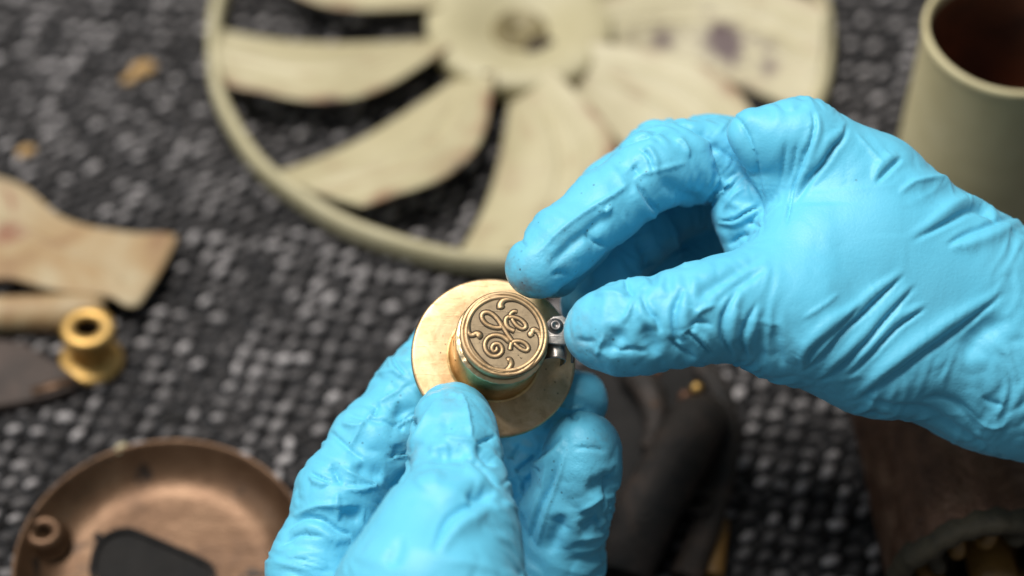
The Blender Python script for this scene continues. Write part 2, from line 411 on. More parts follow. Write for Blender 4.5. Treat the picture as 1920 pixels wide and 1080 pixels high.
# ------------------------------------------------------------------ cream can, upper right
def build_can():
    base = onto(1893, 330, 0); base[2] = 0
    top = onto(1897, 62, 84); base = np.array([top[0], top[1], 0.0])
    root = empty('can', (base[0], base[1], 1.5)); tag(root, 'tall olive cream metal can, open and rusty brown inside, standing upright', 'can')
    prof = [(0.01, 0), (26.6, 0), (28, 1.2), (28.3, 4), (27.4, 45), (26.6, 78), (26.9, 80), (27.4, 82), (27.2, 83.4), (26.5, 84), (25.6, 83.6), (25.2, 82), (25, 79)]
    v, f = lathe(prof, 128, lambda a, j, r, z: (r + .2 * math.sin(3 * a), z)); link('wall', mesh('wall', v, f), MAT['can'], root)
    v, f = lathe([(24.98, 79.2), (26, 40), (27.5, 4), (25, 2.6), (0.01, 2.4)], 96); link('lining', mesh('lining', v, f), MAT['can_in'], root)
build_can()

# ------------------------------------------------------------------ stained shard, rod, spool, slab on the left
def build_left():
    pix = [(-60, 300), (30, 330), (62, 352), (100, 385), (150, 408), (205, 422), (262, 430), (312, 428), (330, 436), (322, 458), (300, 505), (275, 548), (258, 572), (236, 573), (205, 556), (150, 548), (90, 536), (30, 520), (-60, 500)]
    W = np.array([onto(x, y, 12) for x, y in pix])[:, :2]; c = W.mean(0)
    root = empty('plastic_shard', (c[0], c[1], 0)); tag(root, 'stained tan curved shard with a pointed corner, leaning behind the brass spool', 'shard')
    # dense curved plate
    o = W - c; o = spline(np.vstack([o, o[:1]]), 5)[:-1]
    n = len(o); rings = 16; vs, fs = [], []
    def zz(p): return 9.5 + 0.0004 * (p[:, 0] + 10) ** 2 - .07 * p[:, 1] + .5 * np.sin(p[:, 0] * .16)
    for side, dz in ((0, 1.0), (1, -1.0)):
        for k in range(rings + 1):
            t = 1 - k / rings; q = o * max(t, .001); z = zz(q) + dz * (1 if k else .45)
            vs.extend(np.column_stack([q, z]).tolist())
    m = n * (rings + 1)
    for k in range(rings):
        for i in range(n):
            j = (i + 1) % n; q = (k * n + i, k * n + j, (k + 1) * n + j, (k + 1) * n + i); fs.append(q[::-1] if False else q); fs.append(tuple(m + x for x in q[::-1]))
    for i in range(n):
        j = (i + 1) % n; fs.append((i, m + i, m + j, j))
    link('sheet', mesh('sheet', vs, fs), MAT['shard'], root)
    nt_ = [(0.42 * p[0], 0.42 * p[1]) for p in o[::6]]
    # ridge moulded along the sheet
    pts = [onto(x, y, 14)[:2] - c for x, y in ((-40, 400), (40, 420), (110, 452), (180, 482), (228, 520))]
    pts = spline(np.array(pts), 6); z = zz(pts) + .8
    v, f = tube(np.column_stack([pts, z]), np.linspace(2.2, .8, len(pts)), 8, .5); link('rib', mesh('rib', v, f), MAT['shard'], root)

    a, b_ = onto(-60, 592, 6), onto(196, 584, 6)
    root = empty('rod', (a[0], a[1], 6)); tag(root, 'short cream round rod running left from behind the brass spool', 'rod')
    p = np.array([(0, 0, 0), (b_[0] - a[0], b_[1] - a[1], 0)]); pa = np.array([p[0] * (1 - t) + p[1] * t for t in np.linspace(0, 1, 14)])
    v, f = tube(pa, [5.6, 6, 6, 6, 6, 6, 6, 6, 6, 6, 6, 6, 5.8, 5.0], 28); link('bar', mesh('bar', v, f), MAT['shard'], root)

    b0 = onto(174, 686, 0)
    root = empty('brass_spool', (b0[0], b0[1], 1.5), (R(-3), R(3), 0)); tag(root, 'small yellow brass flanged spool standing on end with a dark bore', 'spool')
    prof = [(3.6, .3), (9.2, 0), (10.1, .6), (10.3, 1.6), (10.0, 2.6), (9.2, 3.1), (7.0, 3.3), (6.3, 3.9), (6.0, 5), (6.0, 12), (6.4, 13.2), (7.6, 13.8), (8.3, 14.4), (8.6, 15.6), (8.5, 17.2), (8.0, 18.0), (6.6, 18.3), (4.6, 18.2), (4.0, 17.5), (3.8, 16.4)]
    v, f = lathe(prof, 72); link('body', mesh('body', v, f), MAT['spool'], root)
    v, f = lathe([(3.79, 16.6), (3.6, 9), (3.5, 1), (.01, .8)], 40); link('bore', mesh('bore', v, f), MAT['tarnish'], root)

    pix = [(-40, 640), (42, 648), (75, 668), (128, 700), (150, 716), (140, 734), (100, 748), (42, 762), (-40, 775)]
    W = np.array([onto(x, y, 4) for x, y in pix])[:, :2][::-1]; c = W.mean(0)
    root = empty('fibre_slab', (c[0], c[1], 1.5)); tag(root, 'flat dark brown slab lying below the brass spool', 'slab')
    v, f = plate(W - c, 0, 5, 1.0); link('slab', mesh('slab', v, f, False), MAT['fibre'], root)
    pts = [onto(x, y, 6.6)[:2] - c for x, y in ((60, 735), (100, 724), (140, 712))]
    v, f = tube(np.column_stack([np.array(pts), [5.2] * 3]), 1.6, 8, .5); link('strip', mesh('strip', v, f), MAT['bronze_pan'], root)

    rs = np.random.RandomState(2)
    for (x, y, s, lab) in ((268, 130, 5.0, 'tan crumb lying on the mat left of the fan ring'), (244, 148, 3.0, 'smaller dull crumb beside the tan crumb left of the fan ring'), (50, 284, 3.4, 'yellowish crumb at the far left, above the stained shard'), (226, 842, 2.4, 'pale fleck standing in for a highlight on the rim of the brown bronze pan')):
        p = onto(x, y, 3 if y < 800 else 15.5)
        bm = bmesh.new(); bmesh.ops.create_icosphere(bm, subdivisions=3, radius=1)
        q = np.array([v.co[:] for v in bm.verts]); fs = [[v.index for v in f.verts] for f in bm.faces]; bm.free()
        q = q * (1 + .45 * perlin(q * 1.6 + s)[:, None]) * np.array([s, s * .6, s * .45])
        a = .5 if y < 800 else .9
        q = np.stack([q[:, 0] * math.cos(a) - q[:, 1] * math.sin(a), q[:, 0] * math.sin(a) + q[:, 1] * math.cos(a), q[:, 2]], 1)
        o = link('crumb', mesh('crumb', q, fs), MAT['crumb' if y < 800 else 'cream']); o.location = [t * S for t in p]  # the cream piece is a highlight on the pan's rim notch, put in as a lump
        tag(o, lab, 'crumb', 'crumbs and chips among the parts')
build_left()

# ------------------------------------------------------------------ brown bronze pan, lower left
def build_pan():
    c = onto(304, 1058, 14)
    root = empty('bronze_pan', (c[0], c[1], 3.0), (R(0), R(0), 0)); tag(root, 'shallow round brown bronze pan with a dark cut-out in its floor', 'pan')
    RR = 42.5
    prof = [(RR - 1.4, 12.0), (RR - .6, 13.6), (RR + .1, 13.9), (RR + .5, 13.2), (RR + .2, 11), (RR - 2, 6), (RR - 6, 1.5), (RR - 11, 0)]
    def hole(a): return 0
    # outer wall + lip
    v, f = lathe(prof, 128); link('wall', mesh('wall', v, f), MAT['bronze_pan'], root)
    # inner dish with cut-out: polar grid, faces inside the cut-out dropped
    inner = [(RR - 1.4, 12.6), (RR - 2.2, 11.2), (RR - 3.4, 9.2), (RR - 5, 7.2), (RR - 7, 5.5), (RR - 9, 4.4), (RR - 11, 3.7), (RR - 13, 3.3)] + [(r, 3.2 - .004 * (30 - r)) for r in np.linspace(RR - 15, 3, 22)]
    n = 160; m = len(inner)
    poly = np.array([onto(x, y, 5)[:2] - c[:2] for x, y in ((172, 1072), (182, 1030), (203, 1008), (236, 998), (262, 1004), (300, 1020), (330, 1033), (372, 1052), (398, 1072), (390, 1120), (200, 1120))])
    def inside(x, y):
        r = False; j = len(poly) - 1
        for i in range(len(poly)):
            if (poly[i][1] > y) != (poly[j][1] > y) and x < (poly[j][0] - poly[i][0]) * (y - poly[i][1]) / (poly[j][1] - poly[i][1]) + poly[i][0]: r = not r
            j = i
        return r
    vs, fs = lathe(inner, n)
    vs.append((0, 0, 3.45)); ci = len(vs) - 1
    fs += [(i * m + m - 1, ((i + 1) % n) * m + m - 1, ci) for i in range(n)]
    keep = []
    for q in fs:
        cx = sum(vs[k][0] for k in q) / len(q); cy = sum(vs[k][1] for k in q) / len(q)
        if not inside(cx, cy): keep.append(q)
    fl = link('floor', mesh('floor', vs, keep), MAT['bronze_pan'], root)
    # folded edge of the cut-out and the dark lining below it
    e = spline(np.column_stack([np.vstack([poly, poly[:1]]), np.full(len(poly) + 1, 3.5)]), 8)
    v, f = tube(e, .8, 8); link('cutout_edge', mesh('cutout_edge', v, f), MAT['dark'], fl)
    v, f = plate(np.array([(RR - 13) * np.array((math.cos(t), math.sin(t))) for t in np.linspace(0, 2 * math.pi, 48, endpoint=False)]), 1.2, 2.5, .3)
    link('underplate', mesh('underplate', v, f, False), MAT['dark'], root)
    b = onto(72, 1028, 5) - c
    prof = [(1.9, 0), (2.0, 5.5), (2.6, 7), (3.8, 7.6), (5.0, 7.2), (5.8, 5.8), (6.3, 3.4), (7.6, 1.2)]
    v, f = lathe(prof, 40); o = link('boss', mesh('boss', v, f), MAT['bronze_pan'], root); o.location = (b[0] * S + .003, b[1] * S, .0045)
    v, f = lathe([(1.95, 6.2), (1.8, 1), (.01, .8)], 24); link('screw_hole', mesh('screw_hole', v, f), MAT['tarnish'], o)
    for (x, y, rr) in ((182, 1004, 1.3), (95, 925, .9), (330, 818, 2.2)):
        b = onto(x, y, 7) - c
        bm = bmesh.new(); bmesh.ops.create_icosphere(bm, subdivisions=2, radius=1); q = np.array([v.co[:] for v in bm.verts]); fs = [[v.index for v in ff.verts] for ff in bm.faces]; bm.free()
        q = q * np.array([rr * (2.0 if rr > 2 else 1), rr, .6]); 
        o = link('dent', mesh('dent', q, fs), MAT['dark'], root); o.location = (b[0] * S, b[1] * S, (.0138 if rr > 2 else (.0038 if rr > 1 else .0075)))
build_pan()

# ------------------------------------------------------------------ dark iron bracket, lower centre right
def build_iron():
    c = onto(1260, 900, 0)
    root = empty('iron_bracket', (c[0], c[1], 2)); tag(root, 'blackened iron bracket with bent arms and small brass screws, in shade under the hands', 'bracket')
    def loc(x, y, h): return onto(x, y, h) - c
    pix = [(1090, 690), (1200, 676), (1300, 690), (1335, 740), (1330, 800), (1290, 900), (1230, 1000), (1180, 1090), (1060, 1100), (1040, 900)]
    W = np.array([loc(x, y, 8)[:2] for x, y in pix])[::-1]
    W = spline(np.vstack([W, W[:1]]), 4)[:-1]
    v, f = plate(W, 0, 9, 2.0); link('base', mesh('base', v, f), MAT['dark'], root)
    p = spline([loc(1330, 770, 16), loc(1300, 810, 20), loc(1262, 880, 22), loc(1215, 960, 20), loc(1185, 1030, 15), loc(1170, 1085, 12)], 8)
    v, f = tube(p, np.interp(np.linspace(0, 1, len(p)), [0, .1, .4, .8, 1], [6, 9, 9.5, 9.5, 8]), 18, .7); link('arm', mesh('arm', v, f), MAT['iron'], root)
    p = spline([loc(1310, 690, 12), loc(1345, 730, 14), loc(1362, 800, 14), loc(1358, 880, 12), loc(1335, 960, 10), loc(1300, 1050, 8), loc(1285, 1090, 8)], 8)
    v, f = tube(p, np.linspace(3.2, 5, len(p)), 12, .55); st = link('strap', mesh('strap', v, f), MAT['iron'], root)
    p = spline([loc(1180, 700, 14), loc(1215, 740, 18), loc(1230, 800, 16), loc(1218, 850, 12)], 8)
    v, f = tube(p, np.linspace(5, 3.4, len(p)), 12); link('lug', mesh('lug', v, f), MAT['iron'], root)
    v, f = lathe([(2.8, .6), (2.7, 0), (4.4, .2), (4.6, 1.2), (3.0, 1.4), (2.8, .6)], 24); o = link('eyelet', mesh('eyelet', v, f), MAT['iron'], st); q = loc(1310, 950, 13); o.location = [t * S for t in q]
    for (x, y, h, r, mk) in ((1306, 735, 20, 1.8, 'spool'), (1284, 750, 19, 1.7, 'rust'), (1225, 768, 20, 1.2, 'bronze_pan'), (1232, 705, 18, 1.2, 'rust')):
        v, f = lathe([(r * .8, -4), (r, -.6), (r, .4), (r * .8, 1.2), (r * .3, 1.6), (.01, 1.7)], 20); o = link('screw', mesh('screw', v, f), MAT[mk], root); q = loc(x, y, h); o.location = [t * S for t in q]; o.rotation_euler = (R(25), R(10), 0)
    p = spline([loc(1345, 985, 3), loc(1340, 1030, 4), loc(1334, 1085, 4)], 6)
    v, f = tube(p, 3.6, 10, .6); link('bush', mesh('bush', v, f), MAT['ochre'], root)
build_iron()

# ------------------------------------------------------------------ rusty motor shell, lower right
def build_shell():
    c = onto(1862, 1078, 31); ax_end = onto(1812, 880, 31)
    d = ax_end - c; d[2] = 0; L = 74; d = d / np.linalg.norm(d)
    z = Vector(d); y = Vector((0, 0, 1)); x = y.cross(z).normalized(); y = z.cross(x)
    mw = Matrix((( x[0], y[0], z[0]), (x[1], y[1], z[1]), (x[2], y[2], z[2]))).to_4x4(); mw.translation = Vector(c * S)
    root = empty('motor_shell', (0, 0, 0), mat=mw); tag(root, 'rusty brown motor shell on its side with ragged olive insulation at its open end', 'motor shell')
    v, f = lathe([(26, L), (28.6, L - .6), (29.4, L - 3), (29.2, 40), (29.5, 8), (29.0, 2), (28, 1.2)], 110, lambda a, j, r, zz: (r + .25 * math.sin(9 * a) + .2 * math.sin(23 * a + 1), zz)); link('wall', mesh('wall', v, f), MAT['rust'], root)
    v, f = lathe([(28.6, 4), (29.8, 1.5), (29.6, -2.2), (28, -3.6), (25.6, -3.2), (24.4, -.5), (24, 5), (23.6, 14)], 150, lambda a, j, r, zz: (r + .2 * math.sin(31 * a) + .3 * math.sin(13 * a + 2) + .25 * math.sin(5 * a), zz + .25 * math.sin(27 * a + j) + .5 * math.sin(7 * a)))
    link('insulation', mesh('insulation', v, f), MAT['olive'], root)
    v, f = lathe([(23.8, 10), (23.4, 30), (22, 60), (.01, 62)], 64); link('bore', mesh('bore', v, f), MAT['dark'], root)
    v, f = lathe([(.01, -5), (5, -5), (6.2, -4.2), (6.6, -2), (6.6, 50), (0.01, 52)], 40); link('shaft', mesh('shaft', v, f), MAT['ochre'], root)
    for k in range(12):
        a = 2 * math.pi * (k + .5) / 12
        p = spline([(15 * math.cos(a - .13), 15 * math.sin(a - .13), 6), (16.5 * math.cos(a), 16.5 * math.sin(a), 1), (19 * math.cos(a + .13), 19 * math.sin(a + .13), 6), (19 * math.cos(a + .13), 19 * math.sin(a + .13), 20)], 6)
        v, f = tube(p, 2.3, 10); link('winding', mesh('winding', v, f), MAT['ochre' if k % 3 else 'olive'], root)
    for k in range(10):
        a = R(40 + 17 * k)
        p = [(29.2 * math.cos(a), 29.2 * math.sin(a), zz) for zz in (14, 26, 46, 58)]
        v, f = tube(p, [.4, 1.1, 1.0, .3], 8, .6); link('rib', mesh('rib', v, f), MAT['rust'], root)
build_shell()

# ------------------------------------------------------------------ the brass cap that is held
def build_cap():
    a = np.array([.138, .313, 0]); a[2] = math.sqrt(1 - (a ** 2).sum())
    e1 = np.array([1, 0, 0]) - a * a[0]; e1 /= np.linalg.norm(e1); e2 = np.cross(a, e1)
    c = f2w(P(926, 669, 0)[None])[0]
    W3 = np.column_stack([AX, AY, AZ])
    X, Y, Z = W3 @ e1, W3 @ e2, W3 @ a
    mw = Matrix(((X[0], Y[0], Z[0]), (X[1], Y[1], Z[1]), (X[2], Y[2], Z[2]))).to_4x4(); mw.translation = Vector(c * S)
    root = empty('brass_fitting', (0, 0, 0), mat=mw); tag(root, 'brass disc with a raised monogrammed cap and dark side latch, held between the gloved fingers', 'brass fitting')
    FR = 21.4; G = 1.05
    v, f = lathe([(8, -1.6), (FR - .6, -1.7), (FR, -1.5), (FR + .05, -.45), (FR - .25, -.12), (FR - .8, 0), (FR * .75, .12), (15, .2), (12.6, .3), (8, .35), (8, -1.6)], 160); link('flange', mesh('flange', v, f), MAT['brass'], root)
    # collar: hollow shell with a slot cut through its left side
    H0 = 15.2
    prof = [(r * G, q) for r, q in [(11.9, .25), (11.35, .55), (11.05, 1.2), (10.95, 2.4), (10.9, H0 - .3), (10.75, H0), (10.0, H0 + .05), (9.6, H0 - .4), (9.5, 1), (11.9, .25)]]
    v, f = lathe(prof, 160); col = link('collar', mesh('collar', v, f), MAT['collar'], root)
    sl = bmesh.new()
    t = np.linspace(0, 2 * math.pi, 28, endpoint=False)
    ang = R(184); zc = 8.0
    pts = [(math.cos(q) * 1.2 + (2.0 if math.cos(q) > 0 else -2.0), math.sin(q) * 1.7) for q in t]
    ring = []
    for rr in (8, 14):
        ring.append([sl.verts.new(np.array((rr * math.cos(ang) - p[0] * math.sin(ang), rr * math.sin(ang) + p[0] * math.cos(ang), zc + p[1] * .78)) * S) for p in pts])
    for i in range(28):
        j = (i + 1) % 28; sl.faces.new((ring[0][i], ring[0][j], ring[1][j], ring[1][i]))
    sl.faces.new(ring[0][::-1]); sl.faces.new(ring[1]); bmesh.ops.recalc_face_normals(sl, faces=sl.faces)
    cm = bpy.data.meshes.new('cutter'); sl.to_mesh(cm); sl.free(); co = bpy.data.objects.new('cutter', cm); COL.objects.link(co); co.parent = root
    md = col.modifiers.new('slot', 'BOOLEAN'); md.object = co; md.operation = 'DIFFERENCE'; md.solver = 'EXACT'
    bpy.context.view_layer.update(); dg = bpy.context.evaluated_depsgraph_get()
    nm = bpy.data.meshes.new_from_object(col.evaluated_get(dg)); col.modifiers.clear(); col.data = nm; nm.name = 'collar'
    nm.polygons.foreach_set('use_smooth', [True] * len(nm.polygons)); nm.set_sharp_from_angle(angle=R(35))
    bpy.data.objects.remove(co)
    v, f = lathe([(9.45, 1), (9.2, 8), (9.1, 14)], 64); link('liner', mesh('liner', v, f), MAT['tarnish'], root)
    # seam bead, then the cap with its stepped rim
    z = H0
    v, f = lathe([(r * G, q) for r, q in [(10.6, z - .25), (11.1, z - .15), (11.3, z + .12), (11.15, z + .42), (10.0, z + .5)]], 160, lambda a_, j, r, zz: (r + .05 * math.sin(41 * a_) + .04 * math.sin(17 * a_), zz + .04 * math.sin(29 * a_))); link('seam_bead', mesh('seam_bead', v, f), MAT['bead'], root)
    v, f = lathe([(r * G, q) for r, q in [(10.0, z + 3.0), (10.3, z + 3.3), (10.7, z + 3.6), (10.78, z + 4.5), (10.5, z + 5.1), (9.9, z + 5.25), (9.75, z + 5.1), (9.6, z + 5.05)]], 160); cap = link('lid', mesh('lid', v, f), MAT['bronze'], root)
    v, f = lathe([(r * G, q) for r, q in [(10.0, z + .2), (10.25, z + .7), (10.2, z + 2.6), (10.0, z + 3.2)]], 120); link('lid_band', mesh('lid_band', v, f), MAT['band'], cap)
    zt = z + 5.05
    v, f = lathe([(10.1, zt - .02), (6, zt - .05), (3, zt - .05), (.01, zt - .05)], 96); link('field', mesh('field', v, f), MAT['patina'], cap)
    # relief traced stroke by stroke (coordinates of an enlarged view, centred on the lid)
    K = 10.4 / 487.0
    def T(pts): return np.array([((x - 612) * K, (528 - y) * K * 1.055) for x, y in pts])
    strokes = {
        'letter_stroke': [
            ([(590, 458), (560, 400), (500, 330), (430, 288), (370, 292), (343, 330), (360, 385), (410, 432), (480, 458), (545, 462), (596, 452)], 25, 21),
            ([(580, 432), (620, 490), (665, 555), (712, 612)], 22, 19),
            ([(700, 628), (745, 610), (810, 610), (868, 638), (896, 680), (878, 712), (830, 706), (775, 672), (725, 632)], 23, 18),
            ([(700, 622), (686, 665), (680, 718)], 19, 26),
            ([(676, 632), (630, 585), (560, 552), (480, 552), (412, 590), (380, 660), (398, 735), (455, 786), (530, 788), (582, 745), (584, 690), (545, 648), (490, 655), (464, 700), (486, 740), (522, 720), (520, 685)], 27, 15),
            ([(768, 266), (728, 262), (692, 285), (676, 315)], 16, 22),
            ([(660, 335), (720, 330), (795, 350), (852, 396), (866, 440), (828, 462), (770, 436), (722, 385), (700, 345)], 24, 18),
            ([(676, 320), (634, 350), (628, 405), (652, 452), (695, 478), (735, 495)], 21, 27)],
        'border_curl': [
            ([(575, 245), (566, 205), (592, 168), (650, 146), (740, 148), (830, 182), (910, 240), (975, 320), (1020, 420), (1045, 520), (1042, 575)], 44, 8),
            ([(945, 500), (915, 520), (940, 545)], 38, 20), ([(925, 498), (955, 470), (998, 505), (1018, 575), (1010, 660), (975, 750), (920, 835), (840, 905), (750, 948), (660, 958), (590, 940)], 33, 10),
            ([(650, 838), (672, 826), (690, 860), (660, 905), (600, 938), (520, 932), (430, 890), (340, 820), (265, 730), (215, 630), (196, 560)], 36, 14),
            ([(292, 578), (318, 556), (290, 540), (240, 560), (208, 520), (205, 440), (228, 350), (280, 260), (360, 180), (450, 135), (540, 118), (620, 122)], 42, 8)],
    }
    # flat outer band of the border
    v, f = lathe([(10.2, zt - .05), (10.0, zt + .30), (9.7, zt + .36), (9.3, zt + .34), (9.1, zt - .04)], 120); link('border', mesh('border', v, f), MAT['bronze'], cap)
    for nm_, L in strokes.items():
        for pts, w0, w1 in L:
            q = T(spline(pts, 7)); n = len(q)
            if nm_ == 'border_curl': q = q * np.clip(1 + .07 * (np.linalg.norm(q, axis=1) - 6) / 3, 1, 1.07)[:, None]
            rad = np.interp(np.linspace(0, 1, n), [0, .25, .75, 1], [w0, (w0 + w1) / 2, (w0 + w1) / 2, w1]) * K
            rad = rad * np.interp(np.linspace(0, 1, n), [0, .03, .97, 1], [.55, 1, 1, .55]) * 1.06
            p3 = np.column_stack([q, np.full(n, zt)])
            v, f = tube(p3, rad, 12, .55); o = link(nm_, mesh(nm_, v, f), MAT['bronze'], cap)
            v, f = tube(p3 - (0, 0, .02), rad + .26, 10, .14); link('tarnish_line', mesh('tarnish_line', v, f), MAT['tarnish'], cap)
    for pts in ([(768, 770), (782, 768)], [(795, 790), (806, 806), (820, 798)]):
        q = T(pts); v, f = tube(np.column_stack([q, np.full(len(q), zt)]), .09, 6); link('maker_mark', mesh('maker_mark', v, f), MAT['tarnish'], cap)
    # latch on the right side
    lt = empty('latch', (0, 0, 0)); bpy.data.objects.remove(lt)
    zt2 = z - 1
    body = []
    body.append(tube(spline([(10.6, -3.6, zt2 - 6), (11.4, -3.6, zt2 - 2), (12.6, -3.5, zt2 + .6), (14.4, -3.3, zt2 + 1.2), (16.2, -3.1, zt2 + .2), (17.0, -2.9, zt2 - 2)], 6), .55, 8))
    # barrel: bent sheet wrapped from collar outwards
    prof = spline([(10.8, zt2 - 5.5), (11.2, zt2 - 1.5), (12.4, zt2 + .8), (14.2, zt2 + 1.6), (15.8, zt2 + 1.0), (16.8, zt2 - .8), (17.0, zt2 - 3.5), (16.4, zt2 - 6)], 5)
    vs, fs = [], []
    ys = np.linspace(-4.2, 3.0, 12)
    for sgn in (0, -.7):
        for yy in ys:
            for (xx, zz_) in prof:
                vs.append((xx + sgn * .4 + .10 * math.sin(yy * 2), yy, zz_ + sgn + .12 * math.sin(xx * 2.2 + yy)))
    m = len(prof); B = len(ys) * m
    for i in range(len(ys) - 1):
        for j in range(m - 1):
            q = (i * m + j, i * m + j + 1, (i + 1) * m + j + 1, (i + 1) * m + j); fs.append(q); fs.append(tuple(B + k for k in q[::-1]))
    for i in (0, len(ys) - 1):
        for j in range(m - 1): fs.append((i * m + j, i * m + j + 1, B + i * m + j + 1, B + i * m + j))
    lt = link('latch', mesh('latch', vs, fs), MAT['steel2'], root)
    o_ = np.array([(11.0, -1.0), (16.6, -1.4), (17.6, 1.2), (16.9, 5.4), (15.2, 6.6), (12.8, 6.2), (11.4, 4.8)])
    v, f = plate(o_, zt2 + 1.9, zt2 + 3.1, .35); link('hinge_plate', mesh('hinge_plate', v, f), MAT['steel2'], lt)
    v, f = lathe([(.01, .55), (.55, .6), (.75, .9), (1.2, .95), (1.45, .7), (1.5, 0), (2.1, .1), (2.2, -.3)], 32); o = link('rivet', mesh('rivet', v, f), MAT['steel'], lt); o.location = (13.4 * S, 3.5 * S, (zt2 + 3.1) * S)
    p = spline([(15.6, 4.6, zt2 + 2.6), (17.0, 2.8, zt2 + 2.4), (17.9, .4, zt2 + 1.8), (18.3, -2.2, zt2 + .6), (18.4, -4.6, zt2 - 1.2)], 7)
    v, f = tube(p, np.linspace(.75, .45, len(p)), 10); link('spring_wire', mesh('spring_wire', v, f), MAT['steel'], lt)
    p = spline([(10.2, 4.4, zt2 + 2.4), (11.6, 4.3, zt2 + 2.5), (13, 4.0, zt2 + 2.6)], 5)
    v, f = tube(p, .22, 8); link('pin', mesh('pin', v, f), MAT['steel'], lt)
build_cap()

# ------------------------------------------------------------------ gloved hands
def surface_nets(vol, org, h):
    s = vol < 0
    nx, ny, nz = vol.shape
    cnt = np.zeros((nx - 1, ny - 1, nz - 1), np.uint8)
    for dx in (0, 1):
        for dy in (0, 1):
            for dz in (0, 1):
                cnt += s[dx:nx - 1 + dx, dy:ny - 1 + dy, dz:nz - 1 + dz]
    act = (cnt > 0) & (cnt < 8)
    I = np.argwhere(act); idx = -np.ones(act.shape, np.int64); idx[act] = np.arange(len(I))
    acc = np.zeros((len(I), 3)); num = np.zeros(len(I))
    cor = [(x, y, z) for x in (0, 1) for y in (0, 1) for z in (0, 1)]
    for a in cor:
        for k in range(3):
            if a[k]: continue
            b = list(a); b[k] = 1
            va = vol[I[:, 0] + a[0], I[:, 1] + a[1], I[:, 2] + a[2]]; vb = vol[I[:, 0] + b[0], I[:, 1] + b[1], I[:, 2] + b[2]]
            m = (va < 0) != (vb < 0); t = np.where(m, va / np.where(m, va - vb, 1), 0)
            p = np.tile(np.array(a, float), (len(I), 1)); p[:, k] = t
            acc[m] += p[m]; num[m] += 1
    V = (I + acc / num[:, None]) * h + org
    F_ = []
    for k in range(3):
        o1, o2 = (k + 1) % 3, (k + 2) % 3
        sl0 = [slice(None)] * 3; sl1 = [slice(None)] * 3; sl0[k] = slice(0, -1); sl1[k] = slice(1, None)
        for flip in (0, 1):
            A, B = s[tuple(sl0)], s[tuple(sl1)]
            e = np.argwhere((A & ~B) if flip == 0 else (~A & B))
            ok = (e[:, o1] > 0) & (e[:, o2] > 0) & (e[:, o1] < act.shape[o1]) & (e[:, o2] < act.shape[o2]); e = e[ok]
            q = []
            for d1, d2 in ((-1, -1), (0, -1), (0, 0), (-1, 0)):
                c = e.copy(); c[:, o1] += d1; c[:, o2] += d2; q.append(idx[c[:, 0], c[:, 1], c[:, 2]])
            q = np.stack(q, 1)
            F_.append(q if flip == 0 else q[:, ::-1])
    return V, np.vstack(F_)
def vnormals(V, F_):
    n = np.zeros_like(V); a = np.cross(V[F_[:, 2]] - V[F_[:, 0]], V[F_[:, 3]] - V[F_[:, 1]])
    for k in range(4):
        for c in range(3): n[:, c] += np.bincount(F_[:, k], a[:, c], len(V))
    return n / (np.linalg.norm(n, axis=1)[:, None] + 1e-12)
def laplace(V, F_, it, lam=.5):
    e = np.vstack([F_[:, [0, 1]], F_[:, [1, 2]], F_[:, [2, 3]], F_[:, [3, 0]]]); deg = np.bincount(e[:, 0], minlength=len(V)) + np.bincount(e[:, 1], minlength=len(V))
    for _ in range(it):
        m = np.stack([np.bincount(e[:, 0], V[e[:, 1], c], len(V)) + np.bincount(e[:, 1], V[e[:, 0], c], len(V)) for c in range(V.shape[1])], 1) / np.maximum(deg, 1)[:, None]
        V = V + lam * (m - V)
    return V
def smin(a, b, k):
    h = np.clip(.5 + .5 * (b - a) / k, 0, 1); return b * (1 - h) + a * h - k * h * (1 - h)

